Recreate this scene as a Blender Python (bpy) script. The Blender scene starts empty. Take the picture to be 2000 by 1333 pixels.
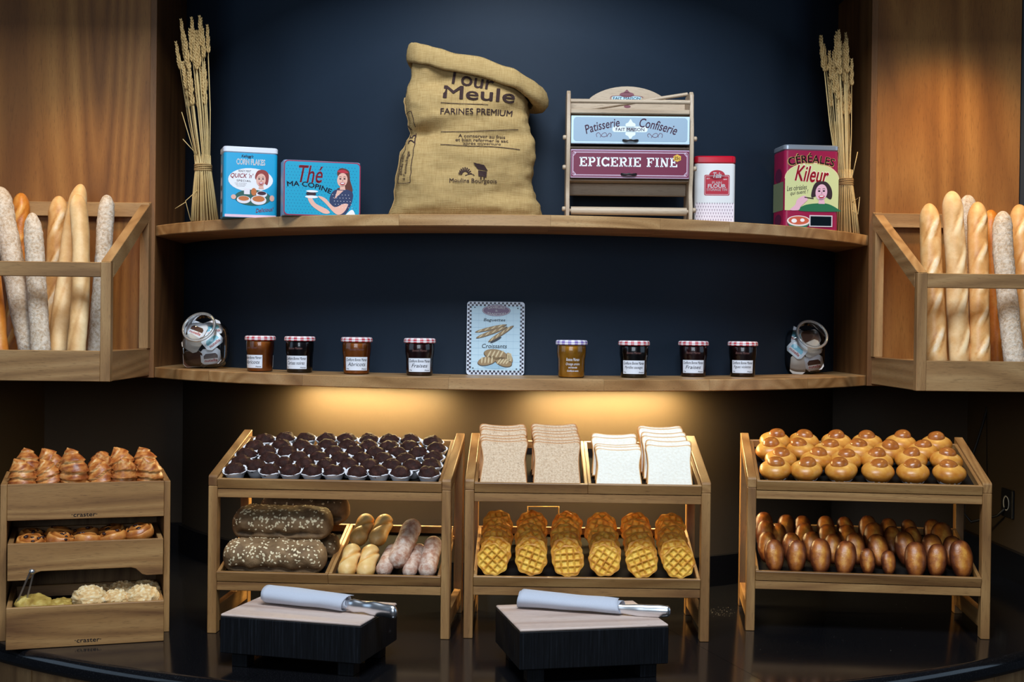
import bpy, bmesh, math, random
import numpy as np
from mathutils import Vector, Matrix, Euler, noise as mn
random.seed(7)
scene = bpy.context.scene
COL = scene.collection
R = math.radians
PI = math.pi

# ------------------------------------------------------------------ camera
FPX = 2600.0
CAM = Vector((-0.08, 0.0, 1.62))
_yaw, _pit, _rol = R(1.16), R(-0.61), R(0.70)
_f0 = Vector((math.sin(_yaw), math.cos(_yaw), 0)); _r0 = Vector((math.cos(_yaw), -math.sin(_yaw), 0)); _z = Vector((0, 0, 1))
_f = _f0 * math.cos(_pit) + _z * math.sin(_pit); _u2 = -_f0 * math.sin(_pit) + _z * math.cos(_pit)
_r = _r0 * math.cos(_rol) + _u2 * math.sin(_rol); _u = -_r0 * math.sin(_rol) + _u2 * math.cos(_rol)
cam_data = bpy.data.cameras.new('camera')
cam_data.sensor_width = 36.0; cam_data.lens = 36.0 * FPX / 2000.0
cam_data.clip_start = 0.05; cam_data.clip_end = 50
cam = bpy.data.objects.new('camera', cam_data)
M3 = Matrix((_r, _u, -_f)).transposed()
cam.matrix_world = Matrix.Translation(CAM) @ M3.to_4x4()
COL.objects.link(cam); scene.camera = cam

# ------------------------------------------------------------------ world, large lights, exposure
w = bpy.data.worlds.new('world'); scene.world = w; w.use_nodes = True
w.node_tree.nodes['Background'].inputs[0].default_value = (0.55, 0.68, 0.9, 1)
w.node_tree.nodes['Background'].inputs[1].default_value = 0.05
vs = scene.view_settings
vs.view_transform = 'Standard'; vs.look = 'None'; vs.exposure = 0.0; vs.gamma = 1.0; vs.use_curve_mapping = False

def area_light(name, loc, target, sx, sy, power, color, spread=180):
    d = bpy.data.lights.new(name, 'AREA'); d.shape = 'RECTANGLE'; d.size = sx; d.size_y = sy
    d.energy = power; d.color = color; d.spread = R(spread)
    o = bpy.data.objects.new(name, d); COL.objects.link(o)
    o.location = loc
    o.rotation_euler = (Vector(target) - Vector(loc)).to_track_quat('-Z', 'Y').to_euler()
    return o
def spot_light(name, loc, target, power, color, angle, blend=.6, radius=.04):
    d = bpy.data.lights.new(name, 'SPOT'); d.energy = power; d.color = color
    d.spot_size = R(angle); d.spot_blend = blend; d.shadow_soft_size = radius
    o = bpy.data.objects.new(name, d); COL.objects.link(o); o.location = loc
    o.rotation_euler = (Vector(target) - Vector(loc)).to_track_quat('-Z', 'Y').to_euler()
    return o
# daylight from the tall windows of the room, high in front of the display
area_light('window_daylight', (-0.12, 1.45, 3.75), (0, 3.35, 1.5), 1.5, 1.0, 108, (0.80, 0.90, 1.0))
area_light('window_front', (-0.5, -1.6, 2.35), (0, 3.3, 1.3), 1.8, 1.3, 42, (0.76, 0.88, 1.0))
area_light('window_right', (4.2, 1.9, 2.2), (0.4, 2.9, 1.0), 2.4, 1.8, 16, (0.55, 0.76, 1.0))
area_light('window_left', (-4.2, 1.9, 2.2), (-0.4, 2.9, 1.0), 2.4, 1.8, 16, (0.55, 0.76, 1.0))
# ceiling downlights over the two baguette cabinets
spot_light('downlight_right', (1.24, 3.52, 2.62), (1.24, 3.70, 1.90), 24, (1.0, 0.60, 0.20), 95, 1.0)
spot_light('downlight_left', (-1.26, 3.44, 2.62), (-1.22, 3.62, 1.80), 18, (1.0, 0.62, 0.24), 80, 1.0)

# ------------------------------------------------------------------ helpers
def link(o, parent=None):
    COL.objects.link(o)
    if parent is not None: o.parent = parent
    return o
def tag(o, label=None, cat=None, group=None, kind=None):
    if label: o['label'] = label
    if cat: o['category'] = cat
    if group: o['group'] = group
    if kind: o['kind'] = kind
    return o
def thing(name, label, cat, loc=(0, 0, 0), rz=0.0, group=None, rot=None):
    o = bpy.data.objects.new(name, None); o.empty_display_size = .02
    link(o); o.location = loc; o.rotation_euler = rot if rot is not None else (0, 0, rz)
    return tag(o, label, cat, group)
def mesh(name, V, Fc, mat, smooth=True, attrs=None, sharp=None):
    me = bpy.data.meshes.new(name)
    me.from_pydata([tuple(v) for v in V], [], [tuple(f) for f in Fc])
    if mat is not None:
        for m in (mat if isinstance(mat, (list, tuple)) else [mat]): me.materials.append(m)
    if smooth: me.polygons.foreach_set('use_smooth', [True] * len(me.polygons))
    if attrs:
        for k, vals in attrs.items():
            a = me.attributes.new(k, 'FLOAT', 'POINT'); a.data.foreach_set('value', [float(x) for x in vals])
    me.update()
    if smooth and sharp is not None: me.set_sharp_from_angle(angle=R(sharp))
    return me
def obj(name, me, parent=None, loc=None, rot=None, scale=None):
    o = bpy.data.objects.new(name, me); link(o, parent)
    if loc is not None: o.location = loc
    if rot is not None: o.rotation_euler = rot
    if scale is not None: o.scale = scale if not isinstance(scale, (int, float)) else (scale,) * 3
    return o
def mo(name, V, Fc, mat, parent=None, smooth=True, attrs=None, loc=None, rot=None, sharp=None):
    return obj(name, mesh(name, V, Fc, mat, smooth, attrs, sharp), parent, loc, rot)
def copy_tree(o, parent=None):
    c = o.copy(); COL.objects.link(c); c.parent = parent
    for ch in o.children:
        copy_tree(ch, c)
    return c

def set_gc(me, axis, off=None):
    """grain coordinates: x runs along the grain"""
    n = len(me.vertices); co = np.empty(n * 3); me.vertices.foreach_get('co', co); co = co.reshape(n, 3)
    order = {0: (0, 1, 2), 1: (1, 2, 0), 2: (2, 0, 1)}[axis]
    g = co[:, order] + (np.array([random.uniform(-5, 5) for _ in range(3)]) if off is None else np.array(off))
    a = me.attributes.new('gc', 'FLOAT_VECTOR', 'POINT'); a.data.foreach_set('vector', g.ravel())

def board_mesh(name, x0, x1, y0, y1, z0, z1, mat, bev=.0015, axis=None, off=None):
    bm = bmesh.new(); bmesh.ops.create_cube(bm, size=1.0)
    for v in bm.verts:
        v.co.x = x0 + (v.co.x + .5) * (x1 - x0); v.co.y = y0 + (v.co.y + .5) * (y1 - y0); v.co.z = z0 + (v.co.z + .5) * (z1 - z0)
    if bev: bmesh.ops.bevel(bm, geom=bm.edges[:], offset=bev, segments=1, affect='EDGES')
    me = bpy.data.meshes.new(name); bm.to_mesh(me); bm.free(); me.materials.append(mat)
    if axis is None:
        d = (x1 - x0, y1 - y0, z1 - z0); axis = d.index(max(d))
    set_gc(me, axis, off)
    return me
def board(name, x0, x1, y0, y1, z0, z1, mat, parent=None, bev=.0015, axis=None, off=None, loc=None, rot=None):
    return obj(name, board_mesh(name, x0, x1, y0, y1, z0, z1, mat, bev, axis, off), parent, loc, rot)
def beam(name, p0, p1, wx, wz, mat, parent=None, bev=.0015, up=(0, 0, 1)):
    """a bar from p0 to p1; wx across, wz tall"""
    p0 = Vector(p0); p1 = Vector(p1); d = (p1 - p0); L = d.length; d.normalize()
    upv = Vector(up); side = d.cross(upv).normalized(); upv = side.cross(d).normalized()
    o = board(name, 0, L, -wx / 2, wx / 2, -wz / 2, wz / 2, mat, parent, bev, 0)
    m = Matrix((d, -side, upv)).transposed().to_4x4(); m.translation = p0
    o.matrix_local = m
    return o
def prism(name, pts, t, mat, parent=None, plane='xz', at=0.0, bev=.0015, axis=0, smooth=False, loc=None, rot=None):
    """polygon pts extruded by t; plane 'xz' extrudes along +y, 'yz' along +x, 'xy' along +z"""
    bm = bmesh.new()
    def P(a, b, e):
        return {'xz': (a, at + e, b), 'yz': (at + e, a, b), 'xy': (a, b, at + e)}[plane]
    A = [bm.verts.new(P(a, b, 0)) for a, b in pts]; B = [bm.verts.new(P(a, b, t)) for a, b in pts]
    n = len(pts); bm.faces.new(A); bm.faces.new(B[::-1])
    for i in range(n): bm.faces.new((A[i], B[i], B[(i + 1) % n], A[(i + 1) % n]))
    bmesh.ops.recalc_face_normals(bm, faces=bm.faces[:])
    if bev:
        es = [e for e in bm.edges if len(e.link_faces) == 2 and e.calc_face_angle() > R(40)]
        bmesh.ops.bevel(bm, geom=es, offset=bev, segments=1, affect='EDGES')
    me = bpy.data.meshes.new(name); bm.to_mesh(me); bm.free(); me.materials.append(mat); set_gc(me, axis)
    if smooth:
        me.polygons.foreach_set('use_smooth', [True] * len(me.polygons)); me.set_sharp_from_angle(angle=R(35))
    return obj(name, me, parent, loc, rot)
def grid_faces(nr, nc, wrap=True, cap0=False, cap1=False):
    F = []
    for i in range(nr - 1):
        for j in range(nc if wrap else nc - 1):
            a = i * nc + j; b = i * nc + (j + 1) % nc
            F.append((a, b, b + nc, a + nc))
    if cap0: F.append(tuple(range(nc))[::-1])
    if cap1: F.append(tuple(range((nr - 1) * nc, nr * nc)))
    return F
def loft(rings, cap0=True, cap1=True):
    V = [p for r in rings for p in r]
    return V, grid_faces(len(rings), len(rings[0]), True, cap0, cap1)
def lathe(profile, n=32, cap0=True, cap1=True, fn=None):
    rings = []
    for r, z in profile:
        ring = []
        for k in range(n):
            a = 2 * PI * k / n; p = (r * math.cos(a), r * math.sin(a), z)
            ring.append(fn(p, a) if fn else p)
        rings.append(ring)
    return loft(rings, cap0, cap1)
def tube_rings(path, radii, n=8, up=Vector((0, 0, 1))):
    rings = []; N = len(path); prev = None
    for i, p in enumerate(path):
        p = Vector(p); a = Vector(path[max(0, i - 1)]); b = Vector(path[min(N - 1, i + 1)])
        t = (b - a).normalized()
        if prev is None:
            s = t.cross(up)
            if s.length < 1e-3: s = t.cross(Vector((1, 0, 0)))
            s.normalize()
        else:
            s = (prev - t * prev.dot(t)).normalized()
        prev = s; q = t.cross(s)
        r = radii[i] if isinstance(radii, (list, tuple)) else radii
        rings.append([tuple(p + s * (r * math.cos(2 * PI * k / n)) + q * (r * math.sin(2 * PI * k / n))) for k in range(n)])
    return rings
def join(parts):
    V = []; F = []
    for v, f in parts:
        o = len(V); V += list(v); F += [tuple(i + o for i in ff) for ff in f]
    return V, F
def N3(p, s=1.0, seed=0.0):
    return mn.noise(Vector((p[0] * s + seed, p[1] * s + seed * 1.7, p[2] * s - seed)))
def lerp_tab(tab, x):
    if x <= tab[0][0]: return tab[0][1]
    for (a, va), (b, vb) in zip(tab, tab[1:]):
        if x <= b:
            t = (x - a) / (b - a); t = t * t * (3 - 2 * t); return va + (vb - va) * t
    return tab[-1][1]
def sm(a, b, x):
    t = min(1, max(0, (x - a) / (b - a))); return t * t * (3 - 2 * t)
ORD = ['first', 'second', 'third', 'fourth', 'fifth', 'sixth', 'seventh', 'eighth', 'ninth', 'tenth', 'eleventh', 'twelfth']
def ray(px, py): return _f + _r * ((px - 1000) / FPX) - _u * ((py - 666.5) / FPX)
def atY(px, py, Y): d = ray(px, py); return CAM + d * (Y / d.y)
def atZ(px, py, Z): d = ray(px, py); return CAM + d * ((Z - CAM.z) / d.z)
def at_plane(px, py, p, n): d = ray(px, py); return CAM + d * ((Vector(p) - CAM).dot(n) / d.dot(n))

# ------------------------------------------------------------------ flat print: lettering and shapes
_tcache = {}
def text_geo(body, bold=0.0, shear=0.0, space=1.0):
    k = (body, shear, space)
    if k not in _tcache:
        c = bpy.data.curves.new('t', 'FONT'); c.body = body; c.shear = shear; c.space_character = space
        c.resolution_u = 3; c.fill_mode = 'FRONT'; c.size = 1.0
        o = bpy.data.objects.new('t', c); COL.objects.link(o)
        dg = bpy.context.evaluated_depsgraph_get(); dg.update()
        me = bpy.data.meshes.new_from_object(o.evaluated_get(dg))
        V = [(v.co.x, v.co.y) for v in me.vertices]; F = [tuple(p.vertices) for p in me.polygons]
        bpy.data.objects.remove(o); bpy.data.curves.remove(c); bpy.data.meshes.remove(me)
        _tcache[k] = (V, F)
    V, F = _tcache[k]
    if bold:
        b = bold * .9; parts = [([(x + dx * b, y + dy * b) for x, y in V], F) for dx, dy in ((-1, 0), (1, 0), (0, 1), (0, -1))]
        V, F = join(parts)
    return V, F
def text2d(body, cx, cy, width=None, height=None, bold=0.0, shear=0.0, space=1.0, rot=0.0, arc=None):
    """lettering fitted into width (and height of its own box), centred on cx, cy; arc = sagitta of a bowed base line"""
    V, F = text_geo(body, bold, shear, space)
    xs = [v[0] for v in V]; ys = [v[1] for v in V]
    x0, x1, y0, y1 = min(xs), max(xs), min(ys), max(ys)
    sx = width / (x1 - x0) if width else None; sy = height / (y1 - y0) if height else None
    sx = sx or sy; sy = sy or sx
    out = []; c, s = math.cos(rot), math.sin(rot); hw = (x1 - x0) / 2 * sx
    for x, y in V:
        X = (x - (x0 + x1) / 2) * sx; Y = (y - (y0 + y1) / 2) * sy
        if arc:
            t = X / hw; Yb = arc * (1 - t * t); sl = -2 * arc * t / hw
            X, Y = X - Y * sl / math.sqrt(1 + sl * sl), Yb + Y / math.sqrt(1 + sl * sl)
        out.append((cx + X * c - Y * s, cy + X * s + Y * c))
    return out, F
def ell2d(cx, cy, rx, ry, n=28, a0=0, a1=2 * PI, rot=0.0):
    full = abs(a1 - a0 - 2 * PI) < 1e-6
    P = []; c, s = math.cos(rot), math.sin(rot)
    for k in range(n + (0 if full else 1)):
        a = a0 + (a1 - a0) * k / n; x, y = rx * math.cos(a), ry * math.sin(a)
        P.append((cx + x * c - y * s, cy + x * s + y * c))
    return P, [tuple(range(len(P)))]
def rect2d(x0, y0, x1, y1): return [(x0, y0), (x1, y0), (x1, y1), (x0, y1)], [(0, 1, 2, 3)]
def poly2d(pts): return list(pts), [tuple(range(len(pts)))]
def rrect2d(x0, y0, x1, y1, r, n=5):
    P = []
    for cx, cy, a in ((x1 - r, y1 - r, 0), (x0 + r, y1 - r, 90), (x0 + r, y0 + r, 180), (x1 - r, y0 + r, 270)):
        for k in range(n + 1):
            t = R(a + 90 * k / n); P.append((cx + r * math.cos(t), cy + r * math.sin(t)))
    return P, [tuple(range(len(P)))]
def stroke2d(pts, wd, closed=False):
    """a drawn line of width wd through pts"""
    n = len(pts); A = []; B = []
    for i in range(n):
        p = Vector(pts[i]).to_2d() if not isinstance(pts[i], Vector) else pts[i]
        if closed: a, b = pts[(i - 1) % n], pts[(i + 1) % n]
        else: a, b = pts[max(0, i - 1)], pts[min(n - 1, i + 1)]
        t = Vector((b[0] - a[0], b[1] - a[1])); t = t.normalized() if t.length > 0 else Vector((1, 0)); q = Vector((-t.y, t.x)) * wd / 2
        A.append((pts[i][0] + q.x, pts[i][1] + q.y)); B.append((pts[i][0] - q.x, pts[i][1] - q.y))
    V = A + B; F = []
    for i in range(n if closed else n - 1):
        j = (i + 1) % n; F.append((i, i + n, j + n, j))
    return V, F
def frame2d(x0, y0, x1, y1, r, wd): return stroke2d(rrect2d(x0, y0, x1, y1, r)[0], wd, True)
def curve2d(pts, n=6):
    """smooth curve through pts"""
    out = []
    P = [pts[0]] + list(pts) + [pts[-1]]
    for i in range(1, len(P) - 2):
        for k in range(n):
            t = k / n; p0, p1, p2, p3 = P[i - 1], P[i], P[i + 1], P[i + 2]
            out.append(tuple(.5 * (2 * p1[j] + (p2[j] - p0[j]) * t + (2 * p0[j] - 5 * p1[j] + 4 * p2[j] - p3[j]) * t * t + (3 * p1[j] - p0[j] - 3 * p2[j] + p3[j]) * t ** 3) for j in (0, 1)))
    out.append(tuple(pts[-1])); return out
def blob2d(pts, n=5):
    pts = list(pts); m = len(pts); ext = curve2d([pts[-1]] + pts + pts[:2], n)
    return poly2d(ext[n:n + m * n])
def decal(name, shapes, mat, parent, fmap):
    """flat print: 2D shapes carried onto a surface by fmap(x, y)"""
    V, F = join(shapes)
    o = mo(name, [fmap(x, y) for x, y in V], F, mat, parent, smooth=False)
    if len(shapes) > 1 or 'lettering' in name: o['kind'] = 'stuff'
    return o
def face_map(y, lift=.0004, ox=0.0, oz=0.0):
    return lambda a, b: (ox + a, y - lift, oz + b)
# ------------------------------------------------------------------ materials
def new_mat(name):
    m = bpy.data.materials.new(name); m.use_nodes = True
    nt = m.node_tree; b = nt.nodes['Principled BSDF']
    return m, nt, b
def nd(nt, t, **kw):
    n = nt.nodes.new(t)
    for k, v in kw.items(): setattr(n, k, v)
    return n
def ramp(nt, fac, stops):
    r = nd(nt, 'ShaderNodeValToRGB'); el = r.color_ramp.elements
    while len(el) < len(stops): el.new(.5)
    for e, (p, c) in zip(el, stops): e.position = p; e.color = (*c[:3], 1)
    nt.links.new(fac, r.inputs[0]); return r.outputs[0]
def noise_tex(nt, vec, scale, detail=4, rough=.55, dist=0.0):
    n = nd(nt, 'ShaderNodeTexNoise'); n.inputs['Scale'].default_value = scale; n.inputs['Detail'].default_value = detail
    n.inputs['Roughness'].default_value = rough; n.inputs['Distortion'].default_value = dist
    if vec is not None: nt.links.new(vec, n.inputs['Vector'])
    return n.outputs['Fac']
def mix(nt, fac, a, b, blend='MIX'):
    m = nd(nt, 'ShaderNodeMix', data_type='RGBA', blend_type=blend)
    for s, v in ((m.inputs[0], fac), (m.inputs[6], a), (m.inputs[7], b)):
        if isinstance(v, (int, float)): s.default_value = v
        elif isinstance(v, tuple): s.default_value = (*v[:3], 1)
        else: nt.links.new(v, s)
    return m.outputs[2]
def math_n(nt, op, a, b=None, clamp=False):
    m = nd(nt, 'ShaderNodeMath', operation=op); m.use_clamp = clamp
    for s, v in ((m.inputs[0], a), (m.inputs[1], b)):
        if v is None: continue
        if isinstance(v, (int, float)): s.default_value = v
        else: nt.links.new(v, s)
    return m.outputs[0]
def mapping(nt, vec, scale=(1, 1, 1), loc=(0, 0, 0)):
    m = nd(nt, 'ShaderNodeMapping'); m.inputs['Scale'].default_value = scale; m.inputs['Location'].default_value = loc
    nt.links.new(vec, m.inputs['Vector']); return m.outputs[0]
def bump(nt, b, h, strength=.3, dist=.002):
    n = nd(nt, 'ShaderNodeBump'); n.inputs['Strength'].default_value = strength; n.inputs['Distance'].default_value = dist
    nt.links.new(h, n.inputs['Height']); nt.links.new(n.outputs[0], b.inputs['Normal']); return n
def objco(nt): return nd(nt, 'ShaderNodeTexCoord').outputs['Object']
def srgb(r, g, b):
    f = lambda c: (c / 255 / 12.92) if c / 255 <= .04045 else ((c / 255 + .055) / 1.055) ** 2.4
    return (f(r), f(g), f(b))

def oak(name, light, mid, dark, rough=.45, fig=1.0, scale=1.0, coat=0.0):
    m, nt, b = new_mat(name)
    a = nd(nt, 'ShaderNodeAttribute', attribute_name='gc').outputs['Vector']
    broad = noise_tex(nt, mapping(nt, a, (1.6 * scale, 16 * scale, 16 * scale)), 1.0, 3, .5, .6)
    cat = noise_tex(nt, mapping(nt, a, (.55 * scale, 5.5 * scale, 5.5 * scale)), 1.0, 1.5, .45, .25)
    ring = math_n(nt, 'ABSOLUTE', math_n(nt, 'SUBTRACT', math_n(nt, 'MULTIPLY', math_n(nt, 'FRACT', math_n(nt, 'MULTIPLY', cat, 13.0 * fig)), 2.0), 1.0))
    fine = noise_tex(nt, mapping(nt, a, (22, 520, 520)), 1.0, 3, .6)
    pore = noise_tex(nt, mapping(nt, a, (40, 900, 900)), 1.0, 2, .5)
    f = math_n(nt, 'ADD', math_n(nt, 'MULTIPLY', broad, .72), math_n(nt, 'MULTIPLY', ring, .26))
    col = ramp(nt, f, [(.22, dark), (.48, mid), (.74, light)])
    col = mix(nt, math_n(nt, 'MULTIPLY', fine, .8), col, mix(nt, .65, col, dark))
    pm = ramp(nt, pore, [(.30, (1, 1, 1)), (.40, (0, 0, 0))])
    col = mix(nt, math_n(nt, 'MULTIPLY', pm, .55), col, tuple(c * .45 for c in dark))
    nt.links.new(col, b.inputs['Base Color'])
    b.inputs['Roughness'].default_value = rough; b.inputs['Coat Weight'].default_value = coat; b.inputs['Coat Roughness'].default_value = .25
    bump(nt, b, fine, .12, .0008)
    return m
OAK = oak('oak', srgb(196, 158, 108), srgb(168, 128, 82), srgb(118, 84, 50))
OAK_SHELF = oak('oak_shelf', srgb(206, 168, 118), srgb(178, 136, 88), srgb(136, 98, 58), .4)
OAK_RACK = oak('oak_rack', srgb(192, 148, 92), srgb(162, 118, 68), srgb(108, 70, 36), fig=1.3)
VENEER = oak('oak_veneer', srgb(182, 128, 66), srgb(150, 98, 46), srgb(106, 64, 28), .38, 1.2, .55, .1)
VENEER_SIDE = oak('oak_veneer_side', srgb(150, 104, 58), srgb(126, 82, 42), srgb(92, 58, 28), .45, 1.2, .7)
PALEWOOD = oak('pale_wood', srgb(206, 186, 160), srgb(190, 168, 142), srgb(160, 134, 108), .5, .6)
BLOCKTOP = oak('worn_block_top', srgb(226, 208, 198), srgb(206, 184, 172), srgb(164, 134, 118), .6, .8)

def flat(name, col, rough=.45, metal=0.0, spec=.5, coat=0.0, bumpy=0.0, var=0.0):
    m, nt, b = new_mat(name)
    b.inputs['Base Color'].default_value = (*col, 1); b.inputs['Roughness'].default_value = rough
    b.inputs['Metallic'].default_value = metal; b.inputs['Specular IOR Level'].default_value = spec; b.inputs['Coat Weight'].default_value = coat
    co = objco(nt); n = noise_tex(nt, co, 60, 3)
    if var:
        nt.links.new(mix(nt, n, tuple(c * (1 - var) for c in col), tuple(min(1, c * (1 + var)) for c in col)), b.inputs['Base Color'])
    if bumpy: bump(nt, b, n, bumpy, .001)
    return m
WALLPAINT = flat('dark_slate_paint', srgb(29, 41, 55), .6, spec=.2, var=.06)
TAUPE = flat('taupe_paint', srgb(60, 50, 39), .55, spec=.2, var=.06)
CEIL = flat('dark_ceiling_paint', srgb(40, 42, 46), .7)
BLACKSTONE = None
def _stone():
    m, nt, b = new_mat('black_polished_stone')
    co = objco(nt); n = noise_tex(nt, co, 340, 2)
    nt.links.new(ramp(nt, n, [(.55, (.004, .004, .005)), (.78, (.02, .02, .022))]), b.inputs['Base Color'])
    b.inputs['Roughness'].default_value = .13
    return m
BLACKSTONE = _stone()
UPSTAND = flat('black_upstand', (.004, .004, .005), .25)
FLOORM = flat('dark_floor', srgb(70, 60, 52), .5, var=.2)
BLACK = flat('black', (.006, .006, .007), .45)
LINER = flat('black_liner', (.010, .008, .007), .85, spec=.08)
WHITE = flat('white_print', srgb(236, 234, 236), .4)
INK = flat('ink_print', srgb(34, 26, 32), .5)
GREYPLASTIC = flat('grey_plastic', srgb(190, 190, 186), .35)
CHROME = flat('polished_steel', (.82, .83, .86), .28, 1.0)
ALU = flat('brushed_aluminium', (.55, .55, .56), .35, 1.0)

def blockwood():
    m, nt, b = new_mat('black_stained_wood')
    a = nd(nt, 'ShaderNodeAttribute', attribute_name='gc').outputs['Vector']
    f = noise_tex(nt, mapping(nt, a, (9, 260, 260)), 1.0, 4, .65, .3)
    w2 = noise_tex(nt, objco(nt), 22, 4, .7)
    c = ramp(nt, f, [(.36, (.0012, .0013, .002)), (.58, (.004, .0046, .0066)), (.80, (.018, .021, .028))])
    c = mix(nt, ramp(nt, w2, [(.66, (0, 0, 0)), (.80, (.5, .5, .5))]), c, (.10, .10, .11))
    nt.links.new(c, b.inputs['Base Color']); b.inputs['Roughness'].default_value = .6; b.inputs['Specular IOR Level'].default_value = .18; bump(nt, b, f, .35, .001)
    return m
BLOCKWOOD = blockwood()

def bread(name, stops, nscale=45, rough=.55, attr=True, aw=.75, bstr=.4, fine=260, spec=.35, coat=0.0, speck=None):
    """crust: ramp over the vertex value 'c' mixed with noise"""
    m, nt, b = new_mat(name); co = objco(nt)
    n = noise_tex(nt, co, nscale, 5, .6, .2)
    if attr:
        a = nd(nt, 'ShaderNodeAttribute', attribute_name='c').outputs['Fac']
        f = math_n(nt, 'ADD', math_n(nt, 'MULTIPLY', a, aw), math_n(nt, 'MULTIPLY', math_n(nt, 'SUBTRACT', n, .5), (1 - aw) * 2.2))
        f = math_n(nt, 'ADD', f, (1 - aw) * .5, clamp=True)
    else: f = n
    c = ramp(nt, f, stops)
    fn = noise_tex(nt, co, fine, 3, .6)
    if speck is not None:
        c = mix(nt, ramp(nt, fn, [(speck[0], (0, 0, 0)), (speck[0] + .07, (1, 1, 1))]), c, speck[1])
    nt.links.new(c, b.inputs['Base Color']); b.inputs['Roughness'].default_value = rough; b.inputs['Specular IOR Level'].default_value = spec
    b.inputs['Coat Weight'].default_value = coat; b.inputs['Coat Roughness'].default_value = .3
    h = math_n(nt, 'ADD', n, math_n(nt, 'MULTIPLY', fn, .4)); bump(nt, b, h, bstr, .0025)
    return m
S = srgb
BAG_WHITE = bread('baguette_pale_crust', [(.0, S(176, 128, 74)), (.40, S(214, 172, 116)), (.8, S(240, 216, 170)), (1, S(248, 236, 210))], 30, .55, aw=.7)
BAG_GOLD = bread('baguette_golden_crust', [(.0, S(164, 104, 46)), (.40, S(206, 154, 92)), (.72, S(228, 190, 134)), (1, S(246, 234, 210))], 34, .45, aw=.72)
BAG_BROWN = bread('baguette_brown_crust', [(.0, S(140, 76, 22)), (.5, S(196, 120, 42)), (1, S(232, 178, 96))], 34, .38, aw=.7)
BAG_FLOUR = bread('baguette_floured_crust', [(.0, S(128, 96, 66)), (.3, S(178, 156, 130)), (.6, S(212, 200, 184)), (1, S(236, 228, 216))], 130, .8, aw=.5, bstr=.9, fine=520)
LOAF = bread('dark_rye_crust', [(.0, S(52, 36, 22)), (.45, S(118, 90, 60)), (.8, S(156, 124, 88)), (1, S(182, 150, 112))], 38, .7, aw=.55, bstr=.9, fine=380)
SEED = flat('oat_flake', S(236, 216, 176), .6, var=.12)
ROLL = bread('milk_roll_crust', [(.0, S(176, 108, 34)), (.45, S(222, 164, 84)), (.8, S(240, 204, 140)), (1, S(248, 228, 184))], 30, .42, aw=.72)
SAUSROLL = bread('floured_roll_crust', [(.0, S(120, 66, 48)), (.4, S(176, 128, 104)), (.7, S(214, 190, 172)), (1, S(236, 226, 216))], 60, .75, aw=.35, bstr=.9, fine=430)
MUFFIN = bread('chocolate_crumb', [(.25, S(24, 11, 9)), (.55, S(56, 29, 23)), (.85, S(96, 56, 44))], 70, .7, spec=.2, attr=False, bstr=1.0, fine=340)
def paper():
    m, nt, b = new_mat('white_paper'); b.inputs['Base Color'].default_value = (*S(236, 234, 238), 1); b.inputs['Roughness'].default_value = .7
    b.inputs['Transmission Weight'].default_value = 0.0
    n = noise_tex(nt, objco(nt), 300, 2); bump(nt, b, n, .05, .0005); return m
PAPER = paper()
BRIO = bread('brioche_crust', [(.0, S(150, 80, 20)), (.35, S(196, 122, 40)), (.7, S(220, 158, 70)), (1, S(236, 190, 112))], 70, .36, aw=.7, bstr=.15, spec=.45, coat=.15)
BRIOHEAD = bread('brioche_head_crust', [(.0, S(132, 66, 20)), (.5, S(182, 108, 44)), (1, S(222, 162, 90))], 40, .28, aw=.7, bstr=.12, spec=.5, coat=.25)
WAFFLE = bread('waffle_crust', [(.0, S(150, 80, 16)), (.35, S(200, 132, 34)), (.65, S(232, 184, 70)), (1, S(246, 214, 112))], 90, .5, aw=.72, bstr=.35)
MADEL = bread('madeleine_crust', [(.0, S(48, 20, 14)), (.4, S(100, 48, 22)), (.75, S(172, 100, 36)), (1, S(226, 162, 70))], 80, .34, aw=.78, bstr=.35, fine=330, coat=.12)
CROIS = bread('croissant_crust', [(.0, S(84, 34, 14)), (.35, S(150, 76, 30)), (.62, S(204, 132, 66)), (1, S(242, 204, 138))], 60, .36, aw=.70, bstr=.35, coat=.12)
RAISINB = bread('raisin_roll_crust', [(.0, S(104, 48, 18)), (.4, S(172, 98, 40)), (.75, S(212, 142, 70)), (1, S(240, 190, 120))], 46, .35, aw=.7, bstr=.4, coat=.2)
RAISIN = flat('raisin', S(46, 22, 20), .35, bumpy=.6)
CHOUX = bread('sugar_puff_crust', [(.0, S(190, 138, 78)), (.4, S(230, 196, 140)), (.8, S(246, 230, 196)), (1, S(252, 246, 232))], 80, .6, aw=.7, bstr=.7)
PISTA = bread('pistachio_pastry', [(.0, S(120, 84, 34)), (.5, S(182, 150, 72)), (1, S(226, 206, 128))], 60, .45, aw=.6, bstr=.6)
CRUMB_W = bread('white_crumb', [(.3, S(240, 230, 212)), (.6, S(250, 244, 230))], 160, .8, attr=False, bstr=.5, fine=420, speck=(.66, S(214, 206, 190)))
CRUMB_G = bread('wholegrain_crumb', [(.3, S(200, 166, 132)), (.6, S(228, 200, 168))], 200, .8, attr=False, bstr=.6, fine=330, speck=(.60, S(150, 122, 98)))
CRUST_W = bread('white_loaf_crust', [(.0, S(176, 108, 50)), (.35, S(214, 152, 88)), (.7, S(238, 204, 156)), (1, S(250, 240, 220))], 60, .6, aw=.85)
CRUST_G = bread('wholegrain_loaf_crust', [(.0, S(128, 70, 32)), (.35, S(176, 114, 64)), (.7, S(206, 158, 112)), (1, S(224, 196, 162))], 60, .65, aw=.85)
STRAW = bread('straw', [(.2, S(176, 142, 86)), (.5, S(208, 178, 120)), (.85, S(232, 208, 156))], 14, .55, attr=False, bstr=.2)
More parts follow.
